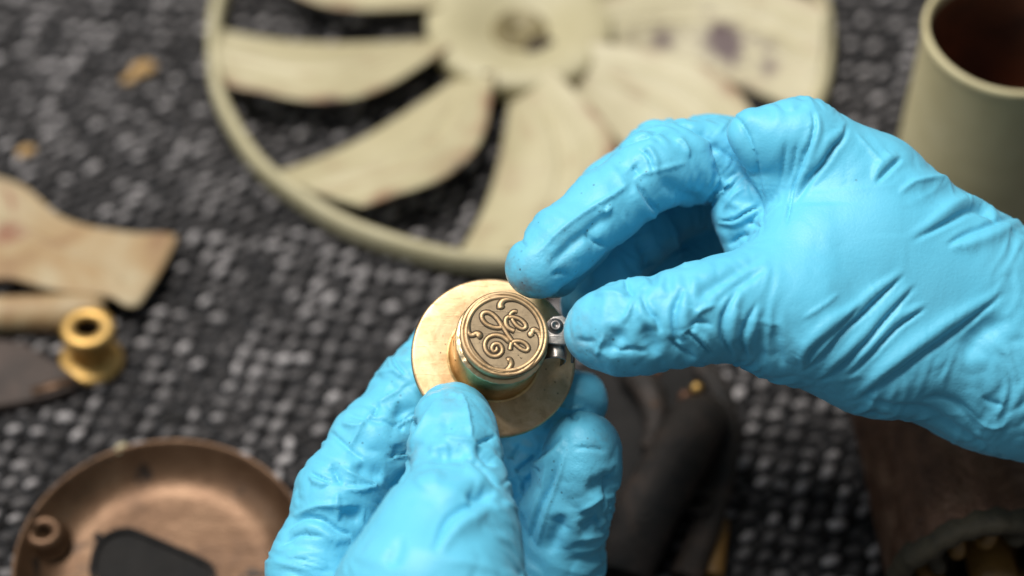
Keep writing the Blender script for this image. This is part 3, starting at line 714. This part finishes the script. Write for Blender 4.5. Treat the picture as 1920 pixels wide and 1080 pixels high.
FA, SA, SH = .42, 1.5, 1.0
KB, KF, GA, GC, IT = .16, .004, .07, .035, 120
def bilap_ops(Q, n):
    e = np.vstack([Q[:, [0, 1]], Q[:, [1, 2]], Q[:, [2, 3]], Q[:, [3, 0]]]); e.sort(axis=1)
    key = np.unique(e[:, 0] * np.int64(n) + e[:, 1]); e = np.stack([key // n, key % n], 1)
    deg = np.bincount(e.ravel(), minlength=n).astype(float)
    def lap(u):
        return np.stack([np.bincount(e[:, 0], u[e[:, 1], c], n) + np.bincount(e[:, 1], u[e[:, 0], c], n) for c in range(3)], 1) / deg[:, None] - u
    return e, lap
def buckle(V, Q, N, D, axs, grow, it=IT, kb=KB, kf=KF, ga=GA, gc=GC, floor=-.45):
    """slack rubber film on the hand: the film is a little too long along and round the fingers and buckles into folds"""
    n = len(V); e, lap = bilap_ops(Q, n)
    d = np.vstack([Q[:, [0, 2]], Q[:, [1, 3]]]); E = np.vstack([e, d])
    v = V[E[:, 1]] - V[E[:, 0]]; a = axs[E[:, 0]] + axs[E[:, 1]]; a /= np.linalg.norm(a, axis=1)[:, None] + 1e-9
    g = .5 * (grow[E[:, 0]] + grow[E[:, 1]])[:, None]; al = (v * a).sum(1)[:, None] * a
    L0 = np.linalg.norm(al * (1 + ga * g) + (v - al) * (1 + gc * g), axis=1)
    deg = np.bincount(E.ravel(), minlength=n)[:, None]
    x = V + N * D[:, None]; xp = x.copy(); tgt = D; U0 = N * D[:, None]
    for k in range(it):
        y = x + .72 * (x - xp); xp = x; x = y
        v = x[E[:, 1]] - x[E[:, 0]]; L = np.linalg.norm(v, axis=1); c = (v * ((L - L0) / (L + 1e-9) * .5)[:, None])
        dl = np.stack([np.bincount(E[:, 0], c[:, q], n) - np.bincount(E[:, 1], c[:, q], n) for q in range(3)], 1)
        x = x + 1.5 * dl / deg
        u = x - V
        w_ = u - U0; w_ = w_ - kb * lap(lap(w_)); u = U0 + w_
        s = (u * N).sum(1); ns = s + kf * (tgt - s); ns = np.maximum(ns, np.minimum(tgt, 0) + floor)
        u = u + N * (ns - s)[:, None]
        ut = u - N * ns[:, None]; u = u - .02 * ut
        x = V + u
    return x

def toF(q):                          # (px, py, z mm, r px) -> focus frame point + radius mm
    s = MMPX * (DIST - q[2]) / DIST
    return np.array([(q[0] - 960) * s, (540 - q[1]) * s, q[2], q[3] * s])

def build_hand(name, chains, palm_k, strokes, h=0.62, seed=0, crumple=1.0, dirty=(), smears=(), grips=(), quiet=(), ref=(-1, .4, .1), fold=1.0):
    """chains: {id: dict(pts=[(px,py,z,r)...], k=blend inside, root=blend with the palm, body=bool, fz=flatten)}"""
    allp = np.vstack([[toF(q) for q in c['pts']] for c in chains.values()])
    lo = (allp[:, :3] - allp[:, 3:4]).min(0) - 5; hi = (allp[:, :3] + allp[:, 3:4]).max(0) + 5
    n = np.ceil((hi - lo) / h).astype(int) + 1
    gx, gy, gz = [(lo[i] + h * np.arange(n[i])).astype(np.float32) for i in range(3)]
    def capsule(vol, a, b, k):
        rm = max(a[3], b[3]) + 13
        l = np.minimum(a[:3], b[:3]) - rm; u = np.maximum(a[:3], b[:3]) + rm
        i0 = np.clip(((l - lo) / h).astype(int), 0, n - 1); i1 = np.clip(((u - lo) / h).astype(int) + 2, 1, n)
        X = gx[i0[0]:i1[0], None, None] - a[0]; Y = gy[None, i0[1]:i1[1], None] - a[1]; Z = gz[None, None, i0[2]:i1[2]] - a[2]
        ba = b[:3] - a[:3]; L2 = float(ba @ ba) + 1e-9
        t = np.clip((X * ba[0] + Y * ba[1] + Z * ba[2]) / L2, 0, 1)
        d = np.sqrt((X - ba[0] * t) ** 2 + (Y - ba[1] * t) ** 2 + (Z - ba[2] * t) ** 2) - (a[3] + (b[3] - a[3]) * t)
        s = (slice(i0[0], i1[0]), slice(i0[1], i1[1]), slice(i0[2], i1[2]))
        vol[s] = smin(vol[s], d.astype(np.float32), k)
    def field(c):
        v = np.full(tuple(n), 60.0, np.float32); q = [toF(p) for p in c['pts']]
        if len(q) == 1: capsule(v, q[0], q[0] + 1e-4, c.get('k', 3))
        for i in range(len(q) - 1): capsule(v, q[i], q[i + 1], c.get('k', 3))
        return v
    body = None
    for c in chains.values():
        if c.get('body'):
            v = field(c); body = v if body is None else smin(body, v, c.get('root', palm_k))
    vol = body.copy()
    for c in chains.values():
        if not c.get('body'):
            v = smin(body, field(c), c.get('root', 6.0)); vol = smin(vol, v, c.get('touch', 1.4))
    V, Q = surface_nets(vol, lo, h); del vol, body
    V = laplace(V, Q, 3, .5)
    N = vnormals(V, Q)
    # which finger each vertex belongs to, and where along it
    best = np.full(len(V), 1e9); tt = np.zeros(len(V)); cid = np.zeros(len(V), int); axs = np.zeros((len(V), 3))
    for ci, c in enumerate(chains.values()):
        q = [toF(p) for p in c['pts']]; acc = 0
        for i in range(len(q) - 1):
            a, b = q[i], q[i + 1]; ba = b[:3] - a[:3]; L = np.linalg.norm(ba)
            t = np.clip(((V - a[:3]) @ ba) / (L * L + 1e-9), 0, 1); d = np.linalg.norm(V - a[:3] - t[:, None] * ba, axis=1) - (a[3] + (b[3] - a[3]) * t)
            m = d < best; best[m] = d[m]; tt[m] = acc + t[m] * L; cid[m] = ci; axs[m] = ba / (L + 1e-9); acc += L
    rf = np.array(ref); axs *= np.where((axs @ rf) < 0, -1, 1)[:, None]
    axs = laplace(axs, Q, 90, .8); axs /= np.linalg.norm(axs, axis=1)[:, None] + 1e-9
    sp = DIST / (DIST - V[:, 2]) / MMPX; PX = 960 + V[:, 0] * sp; PY = 540 - V[:, 1] * sp
    # quiet (taut) and busy zones
    amp = np.ones(len(V))
    for (x, y, r, a) in quiet: amp *= 1 - (1 - a) * np.exp(-(((PX - x) ** 2 + (PY - y) ** 2) / r ** 2))
    D = np.zeros(len(V))
    # broad slackness of the glove, then crumples running round each finger
    D += .42 * perlin(V / 15.0 + seed) * crumple + .03 * perlin(V / 2.6 + 70 + seed) * amp
    gate = np.clip(perlin(V / 17 + 5 + seed) * 1.6 + .75, .15, 1.3)
    # slack film folds along straight creases with flat facets between them
    wv = V + 3.0 * np.stack([perlin(V / 14 + 11 + seed), perlin(V / 14 + 23 + seed), perlin(V / 14 + 37 + seed)], 1)
    par = (wv * axs).sum(1)[:, None] * axs; per = wv - par
    swirl = np.cross(axs, per) * .35
    f1 = np.abs(perlin((par / 7.5 + per / 17.0) + seed * 3.1)); f2 = np.abs(perlin(((wv + swirl) / 9.0) + seed * 1.7 + 50)); f3 = np.abs(perlin((par / 4.0 + (per - swirl) / 10.0) + seed * 2.3 + 90))
    g2 = np.clip(perlin(V / 12 + 45 + seed) * 2.4 + .5, 0, 1)
    D += (FA * ((.16 - f1) * 2.0 * gate + (f2 - .16) * 1.5 + (f3 - .12) * .9 * g2)) * amp * crumple
    # the folds seen in the photograph, laid on the surface as curves in space
    front = np.clip((N[:, 2] + .6) * 2.2, 0, 1)
    for (kind, wd, am, pts) in strokes:
        if kind in 'fg' and wd > 9: wd = wd * 1.3
        wd = max(wd, 6.0)
        p = spline(np.array(pts, float), 6)
        wob = np.cumsum(np.random.RandomState(int(pts[0][0] * 7 + pts[0][1]) % 9999).normal(0, .25, (len(p), 2)), axis=0); p = p + wob - wob.mean(0)
        x0, y0 = p.min(0) - wd * 5; x1, y1 = p.max(0) + wd * 5
        sel = np.where((PX > x0) & (PX < x1) & (PY > y0) & (PY < y1) & (front > 0))[0]
        if len(sel) == 0: continue
        # depth of the visible surface along the stroke
        zs = np.full(len(p), -999.0)
        for i, (ax_, ay_) in enumerate(p):
            d = (PX[sel] - ax_) ** 2 + (PY[sel] - ay_) ** 2; nb = sel[d < 100]
            if len(nb): zs[i] = V[nb, 2].max()
        good = zs > -900
        if not good.any(): continue
        zs = np.interp(np.arange(len(p)), np.where(good)[0], zs[good])
        X, Y, Zv = PX[sel], PY[sel], V[sel, 2]
        bd = np.full(len(sel), 1e9); sg = np.zeros(len(sel)); tl = np.zeros(len(sel)); zz = np.zeros(len(sel))
        for i in range(len(p) - 1):
            a, b = p[i], p[i + 1]; ba = b - a; L2 = ba @ ba + 1e-9
            t = np.clip(((X - a[0]) * ba[0] + (Y - a[1]) * ba[1]) / L2, 0, 1)
            dx = X - a[0] - ba[0] * t; dy = Y - a[1] - ba[1] * t; d = np.hypot(dx, dy)
            m = d < bd; bd[m] = d[m]; sg[m] = np.sign(ba[0] * dy - ba[1] * dx)[m]; tl[m] = (i + t[m]) / (len(p) - 1); zz[m] = (zs[i] + (zs[i + 1] - zs[i]) * t)[m]
        g = np.clip(1.6 - np.abs(Zv - zz) / 6.0, 0, 1) * front[sel]
        env = np.clip(np.minimum(tl, 1 - tl) * 2.9, 0, 1); env = env * env * (3 - 2 * env)
        bd = bd / (.65 + .45 * env)
        if kind == 'r': f = np.exp(-np.sqrt((bd / wd) ** 2 + .04) * 1.5) * 1.3
        elif kind == 'v': f = -np.exp(-np.sqrt((bd / wd) ** 2 + .03) * 1.6) * 1.3
        elif kind == 's': f = -np.exp(-(bd / wd) ** 2)                 # soft hollow
        elif kind == 'b': f = np.exp(-(bd / wd) ** 2)                  # soft swelling
        else:                                                          # fold: hollow on the line, roll on its right ('f') or left ('g')
            d = bd * sg * (1 if kind == 'f' else -1)
            f = -np.exp(-(d / (.42 * wd)) ** 2) + .95 * np.exp(-((d - 1.05 * wd) / (.75 * wd)) ** 2)
        D[sel] += SA * fold * am * f * g * env
    V = buckle(V, Q, N, D, axs, amp * gate * crumple)
    V = V + SH * (V - laplace(V, Q, 6, .6))            # taut film: crisp crests and creases
    Ww = f2w(V)
    base = np.array(Ww.mean(0)); base[2] = Ww[:, 2].min()
    me = bpy.data.meshes.new(name); me.from_pydata(((Ww - base) * S).tolist(), [], Q.tolist()); me.update()
    me.polygons.foreach_set('use_smooth', [True] * len(me.polygons))
    for nm, lst in (('dirt', dirty), ('smear', smears), ('grip', grips)):
        v = np.zeros(len(V))
        for (x, y, r, a) in lst: v = np.maximum(v, a * np.exp(-(((PX - x) ** 2 + (PY - y) ** 2) / r ** 2)))
        at = me.attributes.new(nm, 'FLOAT', 'POINT'); at.data.foreach_set('value', v)
    o = link(name, me, MAT['glove']); o.location = base * S
    return o

# right hand: wrist enters from the right, index and thumb pinch the latch
RC = {
    'index_metacarpal': dict(body=True, pts=[(1500, 268, 0, 78), (1640, 352, -4, 80), (1850, 518, -10, 72), (2050, 700, -14, 80)], k=8),
    'middle_metacarpal': dict(body=True, pts=[(1470, 330, -26, 80), (1700, 490, -30, 88), (2050, 710, -26, 92)], k=8, root=14),
    'palm': dict(body=True, pts=[(1545, 455, -8, 105), (1700, 540, -10, 140), (1900, 630, -12, 150), (2200, 760, -12, 160)], k=14, root=12),
    'thenar': dict(body=True, pts=[(1400, 572, 14, 92), (1490, 590, 10, 102), (1640, 650, 2, 104), (1850, 706, -8, 106), (2200, 830, -12, 120)], k=12, root=12),
    'saddle': dict(body=True, pts=[(1520, 470, 5, 85), (1620, 480, 0, 100), (1760, 530, -6, 120)], k=12, root=12),
    'web': dict(pts=[(1500, 280, -1, 74), (1470, 330, -2, 50), (1474, 410, -4, 42), (1482, 470, -8, 48)], k=8, root=2.5),
    'thumb': dict(pts=[(1400, 570, 14, 92), (1330, 582, 18, 88), (1280, 596, 20, 82), (1200, 612, 20, 83), (1150, 620, 20, 74), (1122, 621, 19, 60)], k=5, root=6),
    'index_root': dict(pts=[(1505, 268, 0, 78), (1450, 262, 2, 58), (1403, 243, 3, 34)], k=6, root=4),
    'index': dict(pts=[(1420, 306, -18, 62), (1350, 302, -14, 74), (1285, 304, -9, 73), (1222, 320, -3, 70), (1135, 388, 3, 66), (1060, 452, 8, 64), (1008, 500, 11, 60)], k=4, root=3),
    'middle': dict(pts=[(1440, 290, -26, 70), (1330, 288, -25, 68), (1240, 297, -22, 66), (1150, 365, -14, 62), (1080, 450, -6, 58), (1040, 505, -2, 52)], k=4, root=4),
    'ring': dict(pts=[(1470, 400, -40, 70), (1380, 350, -46, 62), (1290, 370, -44, 62), (1200, 440, -34, 60), (1130, 530, -22, 58), (1105, 570, -18, 54)], k=4, root=4),
    'little': dict(pts=[(1520, 480, -44, 66), (1420, 420, -54, 54), (1330, 450, -54, 54), (1250, 510, -46, 52), (1200, 550, -40, 48)], k=4, root=4),
    'finger_base': dict(pts=[(1412, 320, -10, 54), (1400, 400, -9, 56), (1412, 470, -8, 54)], k=5, root=4),
}
RS = [
    ('v', 5, .5, [(1254, 239), (1213, 253), (1172, 269), (1138, 288), (1100, 316)]),
    ('v', 9, 1.6, [(1254, 231), (1291, 238), (1326, 253), (1363, 285), (1395, 319), (1416, 353), (1429, 388), (1432, 444)]),
    ('b', 20, 1.5, [(1345, 222), (1378, 262), (1403, 305), (1418, 355), (1424, 400)]),
    ('v', 7, 1.1, [(1363, 209), (1390, 231), (1409, 266), (1422, 306), (1428, 353), (1434, 400)]),
    ('r', 5, .5, [(1191, 331), (1232, 320), (1291, 302)]),
    ('v', 8, 1.3, [(1183, 310), (1192, 318), (1202, 330)]),
    ('f', 10, 1.0, [(1191, 338), (1207, 363), (1225, 388), (1240, 396)]),
    ('r', 7, .8, [(1263, 256), (1282, 272), (1294, 300)]),
    ('g', 9, .9, [(1200, 278), (1216, 297), (1227, 330)]),
    ('s', 14, .9, [(1229, 325), (1260, 353), (1294, 372), (1329, 369)]),
    ('v', 8, 1.6, [(1335, 258), (1344, 281), (1354, 325), (1356, 345)]),
    ('r', 8, 1.0, [(994, 488), (1056, 429), (1113, 388), (1150, 366), (1185, 340)]),
    ('s', 12, .9, [(1020, 510), (1070, 462), (1120, 420), (1160, 395)]),
    ('v', 9, 1.0, [(1100, 432), (1119, 454), (1144, 463)]),
    ('r', 7, .9, [(1116, 382), (1134, 398), (1150, 378)]),
    ('v', 6, .5, [(981, 430), (976, 452), (990, 464)]),
    ('v', 6, .6, [(1030, 515), (1055, 512), (1075, 520)]),
    ('r', 8, 1.2, [(1329, 372), (1351, 366), (1363, 350), (1382, 328)]),
    ('f', 8, 1.2, [(1344, 413), (1376, 410), (1401, 397), (1429, 385)]),
    ('v', 7, 1.0, [(1400, 410), (1416, 422), (1428, 425)]),
    ('v', 8, 1.1, [(1363, 463), (1388, 444), (1426, 432)]),
    ('r', 6, .7, [(1355, 395), (1375, 370), (1400, 350)]),
    ('g', 9, .8, [(1522, 204), (1526, 231), (1519, 266), (1500, 316), (1482, 375), (1472, 420)]),
    ('v', 6, .6, [(1497, 260), (1488, 306), (1479, 350)]),
    ('v', 6, 1.0, [(1492, 330), (1482, 372), (1472, 425)]),
    ('v', 5, .5, [(1476, 260), (1468, 310), (1462, 360)]),
    ('v', 5, .45, [(1512, 262), (1500, 300), (1490, 330)]),
    ('f', 11, 1.0, [(1587, 226), (1584, 253), (1566, 280), (1544, 308), (1519, 338), (1490, 378), (1474, 415)]),
    ('v', 6, .7, [(1576, 258), (1560, 284), (1545, 300)]),
    ('r', 4, .3, [(1600, 244), (1632, 281), (1660, 313)]),
    ('f', 10, .8, [(1692, 296), (1669, 316), (1640, 345)]),
    ('r', 12, 1.1, [(1680, 372), (1707, 346), (1735, 338), (1762, 337), (1780, 350), (1790, 372)]),
    ('g', 13, 1.5, [(1700, 458), (1769, 422), (1813, 397), (1836, 391), (1853, 400), (1868, 420)]),
    ('f', 12, 1.1, [(1770, 462), (1801, 444), (1838, 429), (1880, 412), (1930, 400)]),
    ('s', 14, .7, [(1300, 567), (1342, 533), (1442, 475)]),
    ('s', 10, .5, [(1330, 580), (1390, 530), (1440, 500)]),
    ('g', 11, 1.5, [(1388, 538), (1363, 575), (1354, 608), (1358, 642), (1379, 672)]),
    ('g', 10, .9, [(1421, 562), (1398, 608), (1391, 642), (1402, 674)]),
    ('r', 7, .18, [(1362, 596), (1417, 602), (1467, 612)]),
    ('f', 11, 1.4, [(1617, 567), (1567, 617), (1525, 658), (1508, 692)]),
    ('f', 11, 1.3, [(1704, 508), (1662, 546), (1625, 583), (1583, 622), (1540, 672), (1500, 702)]),
    ('f', 11, 1.1, [(1725, 529), (1675, 583), (1617, 650), (1567, 696), (1533, 714)]),
    ('f', 10, 1.0, [(1746, 571), (1687, 612), (1633, 667), (1583, 712)]),
    ('f', 14, 1.5, [(1890, 545), (1808, 612), (1742, 658), (1667, 712), (1610, 746)]),
    ('s', 18, 1.2, [(1890, 590), (1838, 629), (1800, 679)]),
    ('f', 13, .6, [(1608, 742), (1675, 760), (1742, 771), (1800, 808), (1880, 850)]),
    ('v', 10, .5, [(1770, 742), (1812, 779), (1838, 820)]),
    ('v', 10, .5, [(1720, 752), (1760, 745), (1800, 760), (1850, 800)]),
    ('v', 9, .6, [(1840, 742), (1862, 757), (1885, 760)]), ('r', 9, .5, [(1830, 790), (1860, 800), (1890, 796)]),
    ('s', 11, .55, [(1458, 605), (1456, 650), (1468, 692)]), ('s', 10, .5, [(1430, 612), (1426, 655), (1434, 686)]),
    ('r', 7, .35, [(1500, 600), (1540, 575), (1580, 545)]),
    ('v', 9, 1.5, [(1170, 524), (1180, 540), (1193, 555)]),
    ('r', 6, .8, [(1191, 556), (1178, 588), (1164, 608)]),
    ('r', 8, .9, [(1112, 556), (1150, 552), (1184, 558)]),
    ('f', 10, 1.1, [(1200, 550), (1216, 581), (1232, 600), (1240, 630)]),
    ('g', 12, 1.6, [(1283, 538), (1268, 569), (1263, 600), (1270, 634), (1286, 645)]),
    ('s', 13, .9, [(1213, 600), (1219, 638), (1235, 672)]),
    ('v', 8, 1.2, [(1250, 626), (1276, 657), (1308, 672)]),
    ('g', 8, 1.0, [(1284, 617), (1307, 638), (1334, 666)]),
    ('v', 7, .9, [(1286, 618), (1310, 604), (1340, 612)]),
    ('r', 7, .8, [(1300, 596), (1318, 580), (1345, 570)]),
    ('s', 18, 1.2, [(1178, 612), (1150, 644), (1142, 672)]),
    ('r', 6, .6, [(1132, 622), (1124, 650), (1117, 672)]), ('v', 5, .4, [(1078, 637), (1100, 640), (1120, 638)]),
    ('v', 6, .5, [(1160, 660), (1190, 655), (1215, 664)]),
    ('s', 12, 1.0, [(1195, 430), (1215, 480), (1230, 540)]), ('r', 8, .9, [(1262, 420), (1268, 460), (1290, 500)]),
]
rh = build_hand('gloved_hand', RC, 12, RS, .62, 3, 1.0,
    dirty=[(1110, 385, 70, 1), (1060, 420, 80, 1), (1000, 520, 60, 1), (1085, 590, 50, 1), (1150, 640, 60, .8), (1620, 330, 20, .8), (1230, 330, 50, .7)],
    smears=[(985, 548, 34, 1), (1085, 668, 50, .7), (960, 500, 34, .5), (1075, 600, 30, .5), (1060, 470, 50, .3)],
    grips=[(1050, 480, 70, 1), (1130, 630, 70, .9)],
    quiet=[(1800, 790, 90, .4), (1120, 620, 55, .4), (1000, 500, 50, .45), (1090, 380, 60, .5), (1640, 450, 170, .04), (1820, 520, 110, .3), (1500, 330, 90, .35), (1450, 270, 60, .3), (1560, 260, 60, .35), (1480, 520, 70, .3), (1720, 520, 90, .4)])
tag(rh, 'right hand in a blue nitrile glove, index finger and thumb pinching the dark latch', 'gloved hand', 'gloved hands')

LC = {
    'palm': dict(body=True, pts=[(720, 1260, 0, 170), (900, 1200, -22, 170), (980, 1260, -30, 150)], k=14),
    'palm_deep': dict(body=True, pts=[(840, 1060, -38, 95), (960, 1100, -38, 95), (1010, 1260, -40, 120)], k=14, root=12),
    'wrist': dict(body=True, pts=[(850, 1300, -10, 200), (900, 1560, -30, 210)], k=12, root=14),
    'thenar': dict(body=True, pts=[(800, 1150, 46, 178), (790, 1260, 26, 190)], k=12, root=16),
    'thumb': dict(pts=[(815, 1110, 50, 165), (838, 1010, 42, 132), (852, 935, 32, 98), (853, 880, 26, 82), (852, 835, 21, 76), (850, 795, 15, 68), (850, 784, 13, 60)], k=5, root=8),
    'index': dict(pts=[(640, 1180, 0, 110), (592, 1075, 2, 86), (640, 930, -2, 80), (704, 836, -8, 78), (779, 738, -15, 74), (838, 668, -20, 66), (880, 630, -24, 58)], k=5, root=8),
    'middle': dict(pts=[(820, 1080, -36, 84), (900, 980, -32, 80), (985, 868, -24, 74), (1045, 796, -17, 66), (1080, 752, -14, 59)], k=5, root=5),
    'ring': dict(pts=[(1000, 1180, -24, 92), (1040, 1060, -16, 84), (1068, 950, -8, 74), (1088, 870, -4, 70), (1096, 836, -3, 63)], k=5, root=6),
    'web': dict(pts=[(985, 1090, -18, 54), (1000, 980, -17, 40), (1026, 890, -14, 30)], k=5, root=5),
}
LS = [
    ('r', 7, .6, [(700, 704), (733, 697), (772, 708)]), ('f', 8, .8, [(733, 664), (747, 689), (764, 710)]),
    ('r', 4, .45, [(773, 707), (738, 738), (707, 760), (684, 791), (662, 827), (636, 862)]),
    ('v', 8, 1.3, [(696, 776), (702, 768), (713, 752)]),
    ('v', 5, .5, [(702, 782), (747, 800), (770, 812)]), ('v', 5, .4, [(649, 778), (690, 786), (729, 796)]),
    ('s', 14, 1.3, [(745, 750), (760, 787), (775, 815)]),
    ('v', 8, 1.5, [(620, 868), (630, 890), (642, 912)]),
    ('r', 9, 1.2, [(627, 862), (658, 889), (700, 908), (676, 918), (636, 917)]),
    ('s', 14, 1.1, [(655, 875), (690, 890), (720, 900)]),
    ('f', 12, 1.3, [(530, 1000), (569, 973), (604, 976), (636, 996), (665, 1005)]),
    ('r', 9, 1.0, [(538, 972), (591, 951), (631, 946), (680, 948)]),
    ('s', 14, 1.0, [(640, 950), (660, 965), (690, 970)]),
    ('r', 7, .8, [(634, 920), (632, 945), (636, 980)]),
    ('v', 5, .5, [(618, 809), (653, 840), (689, 867)]), ('v', 6, .6, [(520, 1030), (560, 1005), (620, 1010)]),
    ('s', 14, 1.0, [(740, 830), (752, 867), (729, 916)]),
    ('r', 8, .9, [(640, 795), (670, 800), (690, 792)]), ('f', 9, .8, [(580, 885), (600, 895), (622, 905)]),
    ('r', 7, .9, [(819, 748), (801, 784), (782, 820), (765, 852)]), ('r', 6, .8, [(864, 733), (877, 784), (884, 827)]),
    ('s', 16, .5, [(836, 770), (842, 800), (846, 815)]),
    ('r', 7, .9, [(812, 816), (848, 824), (884, 831), (902, 839)]),
    ('s', 11, 1.2, [(800, 868), (830, 852), (860, 850), (890, 862)]),
    ('r', 9, .9, [(800, 850), (826, 838), (850, 838)]),
    ('v', 7, 1.2, [(886, 833), (910, 824), (930, 819)]), ('v', 8, 1.3, [(890, 833), (912, 854), (934, 877)]),
    ('f', 10, 1.0, [(872, 854), (903, 878), (937, 918)]),
    ('f', 15, 1.7, [(812, 1035), (838, 976), (877, 950), (925, 938)]), ('s', 13, 1.4, [(870, 926), (899, 928), (932, 920)]),
    ('s', 12, .6, [(760, 1000), (740, 1040), (730, 1070)]), ('b', 14, .6, [(780, 920), (800, 900), (840, 890)]),
    ('f', 10, 1.1, [(937, 914), (986, 871), (1022, 845), (1056, 814)]), ('r', 7, .9, [(972, 895), (982, 935), (990, 978)]),
    ('v', 7, .8, [(950, 880), (962, 850), (975, 830)]), ('r', 6, .6, [(940, 935), (965, 955), (990, 962)]),
    ('r', 8, 1.3, [(1029, 852), (1022, 907), (1004, 957), (991, 1012)]), ('v', 8, 1.3, [(1052, 845), (1031, 914), (1010, 964), (996, 1020)]),
    ('r', 5, .7, [(1068, 830), (1046, 905), (1020, 975), (1004, 1035)]),
    ('v', 7, .7, [(1061, 777), (1075, 780), (1090, 779)]), ('r', 6, .6, [(1040, 760), (1070, 768), (1100, 760)]),
    ('s', 13, .9, [(1095, 925), (1130, 907), (1158, 890)]), ('r', 10, .8, [(1080, 966), (1116, 938), (1146, 927)]),
    ('s', 15, 1.0, [(1060, 960), (1040, 1000), (1030, 1045)]), ('v', 7, .8, [(1156, 870), (1140, 921), (1128, 960)]),
    ('s', 12, .7, [(1085, 1010), (1110, 985), (1128, 975)]), ('v', 5, .3, [(1070, 842), (1110, 840), (1140, 848)]),
]
lh = build_hand('gloved_hand', LC, 12, LS, .62, 8, 1.15,
    dirty=[(1060, 900, 60, .7), (1100, 820, 40, .6), (680, 840, 60, .7), (850, 800, 50, .6), (730, 760, 60, .5)],
    smears=[(765, 850, 26, .6), (850, 740, 30, .5), (1130, 830, 30, .35), (770, 660, 40, .35)],
    grips=[(1100, 850, 80, .8), (850, 800, 70, .9), (740, 780, 60, .6)],
    ref=(.25, 1, .1), fold=1.3, quiet=[(780, 1010, 130, .1), (850, 780, 60, .5), (1100, 830, 50, .5)])
tag(lh, 'left hand in a blue nitrile glove cupping the brass disc, thumb on top', 'gloved hand', 'gloved hands')
